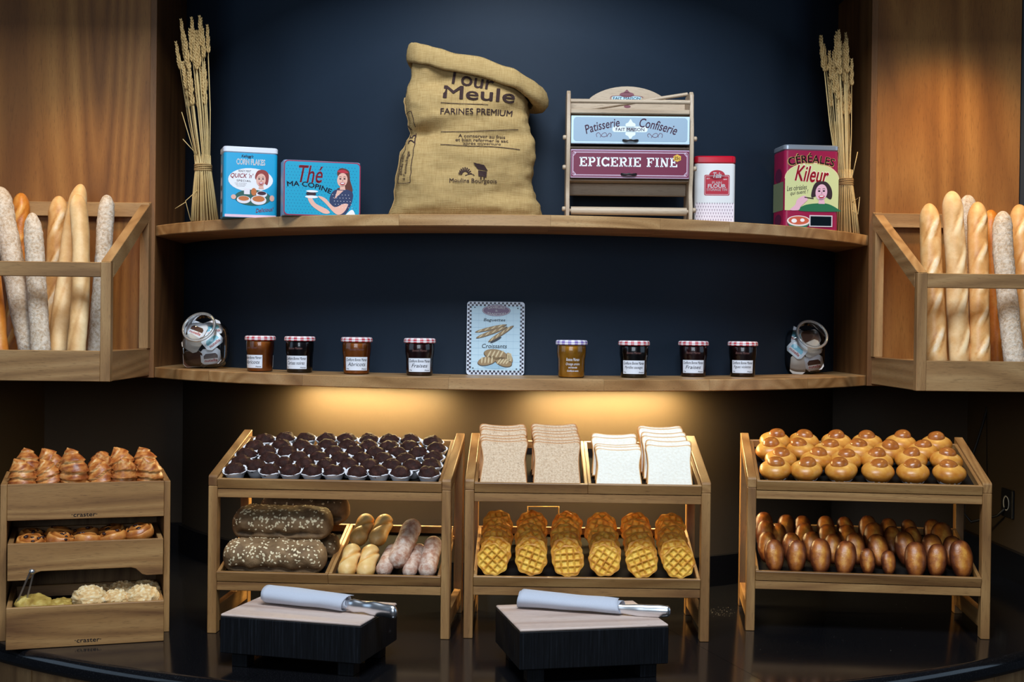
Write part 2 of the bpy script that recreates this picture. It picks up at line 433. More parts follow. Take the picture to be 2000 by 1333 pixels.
EAR = bread('wheat_ear', [(.2, S(150, 116, 66)), (.5, S(190, 156, 100)), (.85, S(216, 186, 132))], 60, .6, attr=False, bstr=.4)
TWINE = flat('twine', S(172, 138, 88), .8, bumpy=.8, var=.2)
def burlap():
    m, nt, b = new_mat('jute_cloth'); co = objco(nt)
    wx = nd(nt, 'ShaderNodeTexWave', wave_type='BANDS', bands_direction='X'); wz = nd(nt, 'ShaderNodeTexWave', wave_type='BANDS', bands_direction='Z')
    for q in (wx, wz):
        q.inputs['Scale'].default_value = 130; q.inputs['Distortion'].default_value = 1.2; q.inputs['Detail'].default_value = 1; nt.links.new(co, q.inputs['Vector'])
    h = math_n(nt, 'MULTIPLY', math_n(nt, 'ADD', wx.outputs['Fac'], wz.outputs['Fac']), .5)
    slub = math_n(nt, 'ADD', math_n(nt, 'MULTIPLY', noise_tex(nt, mapping(nt, co, (40, 60, 600)), 1.0, 3), .5), math_n(nt, 'MULTIPLY', noise_tex(nt, mapping(nt, co, (600, 60, 40)), 1.0, 3), .5))
    c = ramp(nt, slub, [(.25, S(152, 120, 72)), (.5, S(184, 152, 100)), (.75, S(206, 176, 122))])
    c = mix(nt, ramp(nt, h, [(.1, (.35, .35, .35)), (.45, (0, 0, 0))]), c, S(120, 92, 52))
    nt.links.new(c, b.inputs['Base Color']); b.inputs['Roughness'].default_value = .9; b.inputs['Specular IOR Level'].default_value = .15
    bump(nt, b, math_n(nt, 'ADD', h, slub), .45, .0012); return m
BURLAP = burlap()
SACKINK = flat('sack_ink', S(62, 46, 44), .9, spec=.1, var=.35)
def cloth():
    m, nt, b = new_mat('blue_grey_linen'); co = objco(nt)
    h = noise_tex(nt, mapping(nt, co, (900, 300, 900)), 1.0, 2)
    nt.links.new(mix(nt, h, S(174, 179, 193), S(194, 199, 211)), b.inputs['Base Color']); b.inputs['Roughness'].default_value = .85
    b.inputs['Sheen Weight'].default_value = .2; bump(nt, b, h, .25, .0008); return m
LINEN = cloth()
def thin_glass(name, tint=(1, 1, 1), edge=.5):
    m = bpy.data.materials.new(name); m.use_nodes = True; nt = m.node_tree; nt.nodes.clear()
    out = nd(nt, 'ShaderNodeOutputMaterial'); t = nd(nt, 'ShaderNodeBsdfTransparent'); t.inputs[0].default_value = (*tint, 1)
    g = nd(nt, 'ShaderNodeBsdfGlossy'); g.inputs['Roughness'].default_value = .03
    lw = nd(nt, 'ShaderNodeFresnel'); lw.inputs['IOR'].default_value = 1.5
    mx = nd(nt, 'ShaderNodeMixShader'); f = math_n(nt, 'MULTIPLY', lw.outputs[0], edge * 2, clamp=True)
    nt.links.new(f, mx.inputs[0]); nt.links.new(t.outputs[0], mx.inputs[1]); nt.links.new(g.outputs[0], mx.inputs[2]); nt.links.new(mx.outputs[0], out.inputs[0])
    return m
GLASS = thin_glass('clear_glass', (.96, .98, .98), .55)
JARGLASS = thin_glass('jam_jar_glass', (.97, .97, .97), .5)
def jam(name, col, rough=.3):
    m, nt, b = new_mat(name); co = objco(nt); n = noise_tex(nt, co, 70, 3)
    nt.links.new(mix(nt, n, tuple(c * .6 for c in col), tuple(min(1, c * 1.3) for c in col)), b.inputs['Base Color'])
    b.inputs['Roughness'].default_value = rough; b.inputs['Subsurface Weight'].default_value = .0; return m
def gingham(name, col):
    """checked print wound round the lid"""
    m, nt, b = new_mat(name)
    a = nd(nt, 'ShaderNodeAttribute', attribute_name='gc').outputs['Vector']; sp = nd(nt, 'ShaderNodeSeparateXYZ'); nt.links.new(a, sp.inputs[0])
    def bars(o): return math_n(nt, 'GREATER_THAN', math_n(nt, 'FRACT', o), .5)
    s = math_n(nt, 'MULTIPLY', math_n(nt, 'ADD', bars(sp.outputs[0]), bars(sp.outputs[1])), .5)
    c = ramp(nt, s, [(.0, S(240, 236, 240)), (.5, tuple(.5 * x + .4 for x in col)), (1.0, col)])
    nt.links.new(c, b.inputs['Base Color']); b.inputs['Roughness'].default_value = .35; return m
LIDRED = gingham('red_gingham_lid', S(190, 24, 48)); LIDPURPLE = gingham('purple_gingham_lid', S(112, 84, 170))
_pc = {}
def paint(r, g, b, rough=.4, metal=0.0):
    k = (r, g, b, rough, metal)
    if k not in _pc: _pc[k] = flat('print_%02x%02x%02x_%d' % (r, g, b, int(rough * 100)), S(r, g, b), rough, metal)
    return _pc[k]
# ------------------------------------------------------------------ the setting
ZC = 0.90            # counter top
ZU, ZL = 1.90, 1.4905    # tops of the two curved shelves
YW = 3.861           # front plane of the veneered cabinets
AX = 1.035           # half width of the niche
WR, WC = 1.14, 4.715     # curved wall: radius, centre
SR, SC = 1.2425, 4.5575  # shelf front: radius, centre
def wall_y(x): return WC - math.sqrt(max(0, WR * WR - x * x))
def shelf_y(x): return SC - math.sqrt(max(0, SR * SR - x * x))
def structure(o): o['kind'] = 'structure'; return o

def curved_wall(name, z0, z1, mat):
    a1 = math.asin(AX / WR); n = 48; rings = []
    for i in range(n + 1):
        a = -a1 + 2 * a1 * i / n; s, c = math.sin(a), math.cos(a)
        rings.append([(WR * s, WC - WR * c, z0), (WR * s, WC - WR * c, z1), ((WR - .06) * s, WC - (WR - .06) * c, z1), ((WR - .06) * s, WC - (WR - .06) * c, z0)])
    V, F = loft(rings)
    return structure(mo(name, V, F, mat, smooth=True, sharp=40))
curved_wall('wall_back', ZL - .03, 2.66, WALLPAINT)
curved_wall('wall_back_lower', ZC + .0005, ZL - .0302, TAUPE)
def plain_box(name, x0, x1, y0, y1, z0, z1, mat, parent=None, bev=0, axis=None):
    return board(name, x0, x1, y0, y1, z0, z1, mat, parent, bev, axis)
for sd, nm in ((-1, 'left'), (1, 'right')):
    xa, xb = sorted((sd * AX, sd * 1.50))
    structure(plain_box('wall_recess_' + nm, xa, xb, 4.25, 4.30, ZC + .0005, 1.46, TAUPE))
    # side wall of the recess, coming forward
    xa, xb = sorted((sd * 1.475, sd * 1.53))
    structure(plain_box('wall_' + nm, xa, xb, 2.9, 4.25, ZC + .0005, 1.46, TAUPE))
    # veneered cabinet body beside the niche
    root = bpy.data.objects.new('wall_panel_' + nm, None); link(root); root.location = (sd * AX, YW, 1.4605); structure(root)
    wd = .439 if sd > 0 else .56
    x0, x1 = sorted((sd * .018, sd * wd)); board('front_panel', x0, x1, 0, .018, 0, 1.2, VENEER, root, .0006, 2)
    x0, x1 = sorted((0, sd * .018)); board('side_panel', x0, x1, 0, .40, 0, 1.2, VENEER_SIDE, root, .0006, 2)
    x0, x1 = sorted((sd * .018, sd * wd)); board('bottom_panel', x0, x1, .018, .389, 0, .018, VENEER_SIDE, root, .0006, 0)
    if sd > 0: structure(plain_box('wall_return_right', AX + wd + .006, AX + wd + .2, YW + .01, YW + .06, 1.4605, 2.66, CEIL))
    # black upstands along the recess
    xa, xb = sorted((sd * (AX - .01), sd * 1.475)); structure(plain_box('baseboard_recess_' + nm, xa, xb, 4.232, 4.25, ZC, ZC + .085, UPSTAND))
    xa, xb = sorted((sd * 1.457, sd * 1.475)); structure(plain_box('baseboard_' + nm, xa, xb, 2.9, 4.232, ZC, ZC + .085, UPSTAND))
def curved_upstand():
    a1 = math.asin((AX - .015) / WR); n = 40; rings = []
    for i in range(n + 1):
        a = -a1 + 2 * a1 * i / n; s, c = math.sin(a), math.cos(a); r2 = WR + .018
        rings.append([(WR * s, WC - WR * c, ZC), (r2 * s, WC - r2 * c, ZC), (r2 * s, WC - r2 * c, ZC + .085), (WR * s, WC - WR * c, ZC + .085)])
    V, F = loft(rings); structure(mo('baseboard_back', V, F, UPSTAND, sharp=40))
curved_upstand()
structure(plain_box('ceiling', -1.6, 1.6, 3.32, 4.35, 2.66, 2.70, CEIL))
structure(plain_box('floor', -3.2, 3.2, -1.5, 4.6, -.03, 0, FLOORM))

# curved shelves, each glued up from oak staves
def shelf(name, label, ztop, mids):
    root = thing(name, label, 'shelf', (0, shelf_y(0), ztop - .03))
    oy, oz = shelf_y(0), ztop - .03
    xs = [-AX + .0005] + mids + [AX - .0005]
    for q in range(len(xs) - 1):
        xa, xb = xs[q] + .0002, xs[q + 1] - .0002; n = max(4, int((xb - xa) / .04)); rings = []; arc = []
        off = [random.uniform(-5, 5) for _ in range(3)]; g = []
        for i in range(n + 1):
            x = xa + (xb - xa) * i / n; yf = shelf_y(x) - oy; yb = wall_y(x) - .002 - oy
            e = .002
            prof = [(yf + e, 0), (yf, e), (yf, .03 - e), (yf + e, .03), (yb, .03), (yb, 0)]
            rings.append([(x, y, z) for y, z in prof])
            for y, z in prof: g.append((x * 1.1 + off[0], y + off[1], z + off[2]))
        V, F = loft(rings); o = mo('stave', V, F, OAK_SHELF, root, sharp=30)
        a = o.data.attributes.new('gc', 'FLOAT_VECTOR', 'POINT'); a.data.foreach_set('vector', [c for v in g for c in v])
    return root
shelf('oak_shelf', 'upper bowed oak shelf carrying the flour sack and printed tins', ZU, [-.85, -.62, -.30, .08, .36, .55, .72, .90])
shelf('oak_shelf', 'lower bowed oak shelf carrying the jam jars', ZL, [-.83, -.55, -.17, .22, .50, .80])

# lamps under the lower shelf
EMIT = bpy.data.materials.new('lamp_diffuser'); EMIT.use_nodes = True
_e = EMIT.node_tree.nodes['Principled BSDF']; _e.inputs['Emission Color'].default_value = (1, .70, .30, 1); _e.inputs['Emission Strength'].default_value = 6
def shelf_lamp(x, power, label):
    y = wall_y(x) - .060; rz = math.asin(x / WR)
    t = thing('under_shelf_lamp', label, 'lamp', (x, y, ZL - .03), rz, 'lamps under the lower shelf')
    board('housing', -.24, .24, -.012, .012, -.005, -.0003, ALU, t, .001)
    board('diffuser', -.235, .235, -.010, .010, -.0065, -.0051, EMIT, t, .0005)
    d = bpy.data.lights.new('lamp_light', 'AREA'); d.shape = 'RECTANGLE'; d.size = .46; d.size_y = .018; d.energy = power; d.color = (1.0, .74, .33)
    o = bpy.data.objects.new('lamp_light', d); link(o, t); o.location = (0, 0, -.0075)
shelf_lamp(-.42, 10.5, 'slim lamp under the lower shelf above the muffin tray')
shelf_lamp(.27, 11.5, 'slim lamp under the lower shelf above the sliced toast')

# black stone counter in three slabs, bullnosed front
CR, CC = 1.89, 4.47
counter = thing('counter', 'black polished stone counter with a bowed rounded front edge', 'counter', (0, CC - CR, 0))
def counter_part(name, a0, a1, prof, mat, n, parent):
    rings = []
    for i in range(n + 1):
        a = a0 + (a1 - a0) * i / n; s, c = math.sin(a), math.cos(a)
        rings.append([(r * s, CR - r * c, z) for r, z in prof])
    V, F = loft(rings); return mo(name, V, F, mat, parent, sharp=50)
prof = [(.20, ZC - .044), (.20, ZC)] + [(CR - .020 + .020 * math.sin(t), ZC - .020 + .020 * math.cos(t)) for t in [R(d) for d in range(0, 91, 10)]] + \
       [(CR - .014 + .014 * math.cos(t), ZC - .03 - .014 * math.sin(t)) for t in [R(d) for d in range(0, 91, 18)]]
cuts = [R(-84), -math.asin(.56 / CR), math.asin(.515 / CR), R(84)]
for q in range(3): counter_part('stone_slab', cuts[q] + .00025, cuts[q + 1] - .00025, prof, BLACKSTONE, 40, counter)
for q in range(14):
    a0 = R(-63 + 9 * q); o = counter_part('front_panel', a0 + .0012, a0 + R(9) - .0012, [(1.80, .02), (CR - .05, .02), (CR - .05, ZC - .046), (1.80, ZC - .046)], OAK, 6, counter)
    set_gc(o.data, 2)

# ------------------------------------------------------------------ wall cabinets' baguette bins
def bin_(sd, label):
    t = thing('baguette_bin', label, 'bread bin', (sd * 1.045, YW, 1.4655))
    W = .44 if sd > 0 else .50; D = -.414; pw = .026
    def bx(name, xa, xb, *r, **k):
        x0, x1 = sorted((sd * xa, sd * xb)); return board(name, x0, x1, *r, OAK, t, **k)
    bx('front_board', pw + .0003, W - pw, D + .002, D + .022, 0, .0795)
    bx('front_rail', pw + .0003, W - pw, D + .001, D + .023, .270, .308)
    bx('back_rail', .001, W, -.022, -.0005, .456, .4975)
    bx('floor_board', .012, W - .012, D + .023, -.0008, .018, .034)
    bx('back_ledge', .06, W - .02, -.035, -.0008, .0345, .075)
    for a in (0, W - pw):
        bx('post', a, a + pw, D, D + .026, 0, .309)
        bx('side_board', a + .003, a + pw - .003, D + .0265, -.001, .0005, .0795)
        prism('back_post', [(-.030, .0800), (-.0005, .0800), (-.0005, .4577), (-.030, .4430)], pw, OAK, t, 'yz', min(sd * a, sd * (a + pw)), .0006, 2)
        xc = sd * (a + pw / 2)
        pts = [(D, .309), (-.0005, .502), (-.0005, .462), (D + .028, .2845), (D, .272)]
        pts = [(D + .0001, .3092), (-.0005, .5025), (-.0005, .4585), (D + .0265, .271), (D + .0265, .3092)]
        o = prism('slanted_rail', [(D, .3093), (-.0005, .502), (-.0005, .4985), (-.0005, .4580), (D + .0268, .2700), (D + .0268, .3093)], pw, OAK, t, 'yz', min(sd * a, sd * (a + pw)), .001, 1)
    return t
bin_(-1, 'oak wall bin of baguettes left of the shelves')
bin_(1, 'oak wall bin of baguettes right of the shelves')

def baguette(L, r, mat, seed, kind, bend=(0, 0), nsc=4, tip=1.0):
    """stands along +z, scores facing -y; kind: scored / smooth / floured"""
    rnd = random.Random(seed); nr, nc = 72, 28; V = []; C = []
    zs = [L * (i + .8) / (nsc + .6) for i in range(nsc)]; hl = L / nsc * .62
    for i in range(nr):
        u = i / (nr - 1); u = u - math.sin(2 * PI * u) / (2 * PI) * .80; z = u * L
        e0 = min(1, u * L / (r * 1.6)); e1 = min(1, (1 - u) * L / (r * 2.2 * tip))
        prof = math.sqrt(max(0, 1 - (1 - e0) ** 2)) * math.sqrt(max(0, 1 - (1 - e1) ** 2.2))
        rr = r * prof * (1 + .05 * N3((0, 0, z), 14, seed))
        bx = bend[0] * math.sin(PI * u) + .12 * r * N3((z, 1, 2), 7, seed); by = bend[1] * math.sin(PI * u)
        for k in range(nc):
            a = 2 * PI * k / nc; dx, dy = math.cos(a), math.sin(a); th = math.atan2(dx, -dy)
            f = 1 + .04 * N3((dx, dy, z * 22), 1.6, seed); c = .45 + .35 * dy * 0 + .25 * N3((dx, dy, z * 16), 1.2, seed + 3)
            if kind == 'scored':
                for zi in zs:
                    q = (z - zi) / hl; along = q; off = th - (-.55 + 0.0) - 1.1 * (q + .5) * 1.0
                    win = max(0, 1 - (q / .62) ** 2)
                    if win > 0:
                        s = math.exp(-(off / .36) ** 2) * win; edge = math.exp(-((abs(off) - .48) / .13) ** 2) * win
                        f += .10 * s - .10 * edge; c += .80 * s - .55 * edge
            elif kind == 'floured':
                f += .035 * N3((dx * 2, dy * 2, z * 60), 1.5, seed) + .02 * math.sin(z * 240 + 3 * N3((dx, dy, z * 9), 2, seed)); c += .3 * N3((dx * 2, dy * 2, z * 40), 2, seed)
            else:
                c += .2 * math.sin(th * 2 + z * 9)
                s = math.exp(-((th - .25 - 4 * (u - .4)) / .18) ** 2); f -= .05 * s; c -= .3 * s
            V.append((bx + dx * rr * f, by + dy * rr * f * .96, z)); C.append(min(1, max(0, c)))
    return mesh('baguette', V, grid_faces(nr, nc, True, True, True), mat, True, {'c': C})
def put_baguette(top, Yt, bot, Yb, r, mat, kind, seed, label, group, bend=(0, 0), twist=0.0, nsc=4, tip=1.0):
    a = atY(*top, Yt); b = atY(*bot, Yb); zf = 1.4655 + .0345
    d = (a - b).normalized(); base = b + d * ((zf - b.z) / d.z); base.z += r * math.sqrt(max(0, 1 - d.z * d.z)) + .0008
    L = (a - base).length; d = (a - base).normalized()
    o = obj('baguette', baguette(L, r, mat, seed, kind, bend, nsc, tip))
    m = d.to_track_quat('Z', 'Y').to_matrix()
    yv = Vector((0, 1, 0)); xv = yv.cross(d).normalized(); yv = d.cross(xv).normalized()
    m = Matrix((xv, yv, d)).transposed() @ Matrix.Rotation(twist, 3, 'Z'); mm = m.to_4x4(); mm.translation = base; o.matrix_world = mm
    return tag(o, label, 'baguette', group)
GL, GR = 'baguettes in the left wall bin', 'baguettes in the right wall bin'
put_baguette((-3, 366), 3.70, (60, 700), 3.56, .030, BAG_FLOUR, 'floured', 11, 'grey floured baguette leaning at the far left of the left bin', GL, (0, -.004))
put_baguette((43, 377), 3.80, (26, 700), 3.74, .026, BAG_BROWN, 'scored', 12, 'dark orange-brown baguette at the back of the left bin', GL, nsc=5)
put_baguette((63, 416), 3.62, (80, 700), 3.505, .0255, BAG_FLOUR, 'floured', 13, 'shortest pale floured baguette at the front of the left bin', GL, tip=1.5)
put_baguette((116, 383), 3.80, (98, 700), 3.73, .027, BAG_GOLD, 'scored', 14, 'golden scored baguette behind the pale pair in the left bin', GL, twist=.3)
put_baguette((157, 360), 3.725, (113, 700), 3.58, .0255, BAG_WHITE, 'smooth', 15, 'tallest smooth pale baguette in the left bin', GL, (-.006, 0), tip=1.3)
put_baguette((151, 380), 3.63, (147, 700), 3.50, .0235, BAG_WHITE, 'smooth', 16, 'smooth pale baguette crossing in front of the tallest one', GL, (.012, 0), twist=.5)
put_baguette((209, 381), 3.72, (184, 700), 3.62, .0225, BAG_FLOUR, 'floured', 17, 'thin grey floured baguette nearest the left bin post', GL, (.004, 0))
put_baguette((-28, 420), 3.60, (2, 700), 3.52, .022, BAG_BROWN, 'smooth', 18, 'brown baguette cut off by the left picture edge', GL)
put_baguette((1814, 398), 3.66, (1828, 700), 3.525, .0285, BAG_GOLD, 'scored', 21, 'scored golden baguette nearest the right bin post', GR, nsc=4)
put_baguette((1859, 374), 3.66, (1873, 700), 3.535, .0288, BAG_WHITE, 'scored', 22, 'tallest pale baguette in the right bin', GR, (.003, 0), nsc=4, twist=.5)
put_baguette((1890, 381), 3.79, (1900, 700), 3.72, .0270, BAG_FLOUR, 'smooth', 23, 'baguette whose tip peeks out behind the tallest one', GR)
put_baguette((1908, 395), 3.67, (1915, 700), 3.525, .0272, BAG_GOLD, 'scored', 24, 'scored golden baguette right of the tallest in the right bin', GR, nsc=5, twist=.2)
put_baguette((1934, 410), 3.79, (1948, 700), 3.71, .0260, BAG_BROWN, 'smooth', 25, 'orange-brown baguette half hidden at the back of the right bin', GR)
put_baguette((1958, 413), 3.63, (1983, 700), 3.505, .0270, BAG_FLOUR, 'floured', 26, 'dark grey floured baguette bending at its foot in the right bin', GR, (-.010, 0))
put_baguette((1990, 400), 3.76, (2010, 700), 3.62, .0280, BAG_GOLD, 'scored', 27, 'scored golden baguette at the right picture edge', GR, nsc=5)
put_baguette((2045, 420), 3.58, (2024, 700), 3.50, .0200, BAG_FLOUR, 'floured', 28, 'floured baguette whose foot shows at the right picture edge', GR)
# ------------------------------------------------------------------ counter racks and their trays
class Rack:
    W = .565; D = .315; PX = .021
    FU, FL = .361, .145          # front rim height of the upper and lower tray
    TU = math.atan2(.078, .29)   # slope of the trays
    def __init__(s, pl, pr, label, splits_u=(), splits_l=()):
        """pl, pr: centres of the two front feet on the counter"""
        pl = Vector(pl); pr = Vector(pr); mid = (pl + pr) / 2; rz = math.atan2(pr.y - pl.y, pr.x - pl.x)
        s.t = thing('display_rack', label, 'display rack', (mid.x, mid.y, ZC), rz)
        s.M = Matrix.Translation((mid.x, mid.y, ZC)) @ Matrix.Rotation(rz, 4, 'Z'); s.rz = rz
        W, D, PX, t = s.W, s.D, s.PX, s.t; h = W / 2; tn = math.tan(s.TU)
        for a in (-h, h - PX):
            board('post', a, a + PX, 0, .030, 0, s.FU - .018, OAK_RACK, t, .0015)
            board('post', a, a + PX, D - .030, D, 0, s.FU + tn * D - .0265, OAK_RACK, t, .0015)
            prism('top_rail', [(0, s.FU - .0178), (0, s.FU + .003), (.004, s.FU + .007), (D, s.FU + tn * D + .004), (D, s.FU + tn * D - .0262), (.030, s.FU + tn * .030 - .0262), (.030, s.FU - .0178)], PX, OAK_RACK, t, 'yz', a, .0012, 1)
            board('stretcher', a + .002, a + PX - .002, .0303, D - .0303, .022, .062, OAK_RACK, t, .0012)
        for z in (s.FU, s.FL):
            board('front_bar', -h + PX + .0003, h - PX - .0003, .002, .020, z - .0445, z - .0245, OAK_RACK, t, .001)
            zb = z + tn * .285
            board('back_bar', -h + PX + .0003, h - PX - .0003, D - .026, D - .010, zb - .052, zb - .0300, OAK_RACK, t, .001)
            for a in (-h + PX + .0003, h - PX - .0123):
                o = board('runner', a, a + .012, 0, .262 / math.cos(s.TU), -.012, 0, OAK_RACK, t, .001)
                o.location = (0, .0215, z - .0247 - .004 + tn * .0215 - .0035); o.rotation_euler = (s.TU, 0, 0)
    def tray_frame(s, level, xa, xb):
        """matrix of a tray: origin at its front left bottom edge, x right, y up the slope, z out of it"""
        z = s.FU if level == 'u' else s.FL
        return s.M @ Matrix.Translation((xa, .0008, z - .0235)) @ Matrix.Rotation(s.TU, 4, 'X'), xb - xa
    def tray(s, level, xa, xb, label, group):
        m, W = s.tray_frame(level, xa, xb); D = .292; H = .0235; q = .008
        t = thing('serving_tray', label, 'tray', group=group); t.matrix_world = m
        board('front_edge', 0, W, 0, q, 0, H, OAK_RACK, t, .001)
        board('back_edge', 0, W, D - q, D, 0, H, OAK_RACK, t, .001)
        board('side_edge', 0, q, q + .0002, D - q - .0002, 0, H, OAK_RACK, t, .001)
        board('side_edge', W - q, W, q + .0002, D - q - .0002, 0, H, OAK_RACK, t, .001)
        board('base', q + .0003, W - q - .0003, q + .0003, D - q - .0003, .001, .006, LINER, t, 0)
        return Tray(m, W, D)
class Tray:
    z0 = .0062
    def __init__(s, m, W, D): s.m = m; s.W = W; s.D = D; s.mi = m.inverted(); s.n = (m.to_3x3() @ Vector((0, 0, 1))).normalized(); s.p = m.translation
    def hit(s, px, py, h=0.0):
        """tray coordinates of the point seen at px, py at height h above the tray floor"""
        w = at_plane(px, py, s.m @ Vector((0, 0, s.z0 + h)), s.n); q = s.mi @ w; return q.x, q.y
    def place(s, o, x, y, h=0.0, rot=(0, 0, 0)):
        o.matrix_world = s.m @ Matrix.Translation((x, y, s.z0 + h)) @ Euler(rot).to_matrix().to_4x4() @ Matrix.Diagonal((*o.scale, 1))
    def upright(s, o, x, y, h=0.0, rz=0.0):
        o.matrix_world = Matrix.Translation(s.m @ Vector((x, y, s.z0 + h))) @ Matrix.Rotation(rz, 4, 'Z')
TG = 'oak trays in the display racks'
rackL = Rack((-.706, 3.094), (-.165, 3.050), 'two-tier oak rack of muffins and dark loaves')
rackM = Rack((-.111, 3.062), (.432, 3.044), 'two-tier oak rack of toast slices and waffles')
rackR = Rack((.560, 3.162), (1.102, 3.090), 'two-tier oak rack of brioches and madeleines')
hw = Rack.W / 2 - Rack.PX - .0006
tMuf = rackL.tray('u', -hw, hw, 'wide oak tray under the chocolate muffins', TG)
tLoaf = rackL.tray('l', -hw, .0, 'oak tray under the dark seeded loaves', TG)
tRoll = rackL.tray('l', .0004, hw, 'oak tray under the small rolls', TG)
tGrain = rackM.tray('u', -hw, -.0002, 'oak tray under the wholegrain toast slices', TG)
tWhite = rackM.tray('u', .0002, hw, 'oak tray under the white toast slices', TG)
tWaf = rackM.tray('l', -hw, hw, 'wide oak tray under the waffles', TG)
tBrio = rackR.tray('u', -hw, hw, 'wide oak tray under the brioches', TG)
tMad = rackR.tray('l', -hw, hw, 'wide oak tray under the madeleines', TG)
def row_label(i, n, j, m, what, rows=None):
    """j-th of m along row i (0 = front)"""
    r = ['front row', 'second row from front', 'third row from front', 'fourth row from front', 'fifth row from front', 'back row'][i] if i < n - 1 else 'back row'
    c = 'leftmost' if j == 0 else ('rightmost' if j == m - 1 else ORD[j] + ' from left')
    return '%s, %s, %s' % (what, r, c)

# ------------------------------------------------------------------ chocolate muffins
def muffin_proto(seed):
    n = 40; prof = [(.0165, 0), (.0205, .012), (.0255, .022), (.0285, .0262), (.0281, .0260), (.0250, .0215), (.0160, .003)]
    def flute(p, a):
        r = math.hypot(p[0], p[1]); k = 1 + .018 * math.cos(a * 20) * (r / .026) + .05 * (p[2] / .03) * N3((math.cos(a), math.sin(a), 0), 1.2, seed)
        return (p[0] * k, p[1] * k, p[2] + (.0025 * math.sin(3 * a + seed) if p[2] > .026 else 0))
    V, F = lathe(prof, n, True, True, flute)
    cup = mesh('paper_cup', V, F, PAPER)
    rings = []; nn = 26
    for i in range(11):
        t = i / 10 * PI * .56; r = .0240 * math.cos(PI / 2 - t) ** .9 if i else .0004; z = .0235 + .0175 * math.cos(t)
        ring = []
        for k in range(nn):
            a = 2 * PI * k / nn; p = Vector((r * math.cos(a), r * math.sin(a), z)); d = .0032 * N3(p, 95, seed) + .0018 * N3(p, 230, seed + 5) - .0026 * max(0, 1 - abs(N3(p, 60, seed + 9)) * 9)
            q = p + (p - Vector((0, 0, .022))).normalized() * d; ring.append(tuple(q))
        rings.append(ring)
    V, F = loft(rings)
    return cup, mesh('dome', V, F, MUFFIN)
MP = [muffin_proto(3.1 * k + 1) for k in range(4)]
rows = [[(275, 345), (435, 362), (605, 375), (788, 372), (973, 368), (1147, 378), (1328, 388), (1503, 392), (1672, 368)],
        [(440, 305), (600, 312), (760, 312), (905, 322), (1058, 328), (1222, 314), (1385, 322), (1540, 320), (1695, 312)],
        [(352, 278), (540, 272), (710, 265), (875, 268), (1013, 275), (1152, 280), (1325, 270), (1487, 272), (1698, 262)],
        [(372, 218), (515, 214), (653, 228), (798, 224), (950, 220), (1115, 230), (1270, 224), (1445, 224), (1610, 224)],
        [(435, 160), (600, 164), (742, 164), (888, 164), (1040, 168), (1205, 168), (1380, 178), (1545, 173), (1755, 186)],
        [(470, 105), (618, 108), (765, 116), (925, 113), (1080, 110), (1240, 116), (1390, 120), (1558, 118), (1720, 118)]]
mp = []
for i, row in enumerate(rows):
    for j, (cx, cy) in enumerate(row):
        x, y = tMuf.hit(390 + cx / 3.774, 830 + cy / 3.774, .034); mp.append([x, y, i, j])
for it in range(80):       # settle side by side
    for a in range(len(mp)):
        for b in range(a):
            dx = mp[a][0] - mp[b][0]; dy = mp[a][1] - mp[b][1]; d = math.hypot(dx, dy); md = .0515
            if d < md:
                k = (md - d) / 2 / max(d, 1e-4) * .5; mp[a][0] += dx * k; mp[a][1] += dy * k; mp[b][0] -= dx * k; mp[b][1] -= dy * k
        mp[a][0] = min(tMuf.W - .0345, max(.0345, mp[a][0])); mp[a][1] = min(tMuf.D - .036, max(.036, mp[a][1]))
for x, y, i, j in mp:
    cup, dome = MP[random.randrange(4)]
    t = thing('chocolate_muffin', row_label(i, 6, j, 9, 'chocolate muffin in white paper cup'), 'muffin', group='chocolate muffins on the wide tray')
    obj('paper_cup', cup, t); obj('dome', dome, t)
    tMuf.place(t, x, y, .0006, (random.uniform(-.05, .05), random.uniform(-.05, .05), random.uniform(0, 6.28)))

# ------------------------------------------------------------------ brioches
def brioche_proto(seed):
    n = 36; rings = []; C = []
    for i in range(22):
        u = i / 21; t = u * PI
        r = .0390 * math.sin(t) ** .74 if 0 < u < 1 else .0005; z = .028 - .028 * math.cos(t) * (1.0 if u < .5 else .76)
        ring = []
        for k in range(n):
            a = 2 * PI * k / n; fl = max(0, 1 - u / .46); rr = r * (1 - .30 * fl ** .8) * (1 + .06 * fl * math.cos(12 * a)) * (1 + .05 * N3((math.cos(a), math.sin(a), z * 20), 1.3, seed))
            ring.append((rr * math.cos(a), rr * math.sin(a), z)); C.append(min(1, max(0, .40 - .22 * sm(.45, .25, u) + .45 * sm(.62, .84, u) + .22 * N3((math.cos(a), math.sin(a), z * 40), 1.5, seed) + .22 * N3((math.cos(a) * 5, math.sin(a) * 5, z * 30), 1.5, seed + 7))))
        rings.append(ring)
    V, F = loft(rings); body = mesh('body', V, F, BRIO, True, {'c': C})
    rings = []; C = []
    for i in range(14):
        u = i / 13; t = u * PI; r = .0212 * math.sin(t) ** .8 if 0 < u < 1 else .0003; z = -.0150 * math.cos(t); ring = []
        for k in range(24):
            a = 2 * PI * k / 24; rr = r * (1 + .07 * N3((math.cos(a), math.sin(a), z * 30), 1.2, seed + 4))
            ring.append((rr * math.cos(a), rr * math.sin(a), z)); C.append(min(1, max(0, .55 - .3 * u + .3 * N3((math.cos(a), math.sin(a), z * 40), 1.5, seed + 2))))
        rings.append(ring)
    V, F = loft(rings); head = mesh('head', V, F, BRIOHEAD, True, {'c': C})
    V, F = lathe([(.0205, 0), (.0285, .0115), (.0305, .0155), (.0300, .0155), (.0280, .0113), (.0203, .0006)], 48, True, True, lambda p, a: (p[0] * (1 + .025 * math.cos(16 * a)), p[1] * (1 + .025 * math.cos(16 * a)), p[2]))
    cup = mesh('paper_cup', V, F, PAPER)
    return body, head, cup
BP = [brioche_proto(5.3 * k + 2) for k in range(4)]
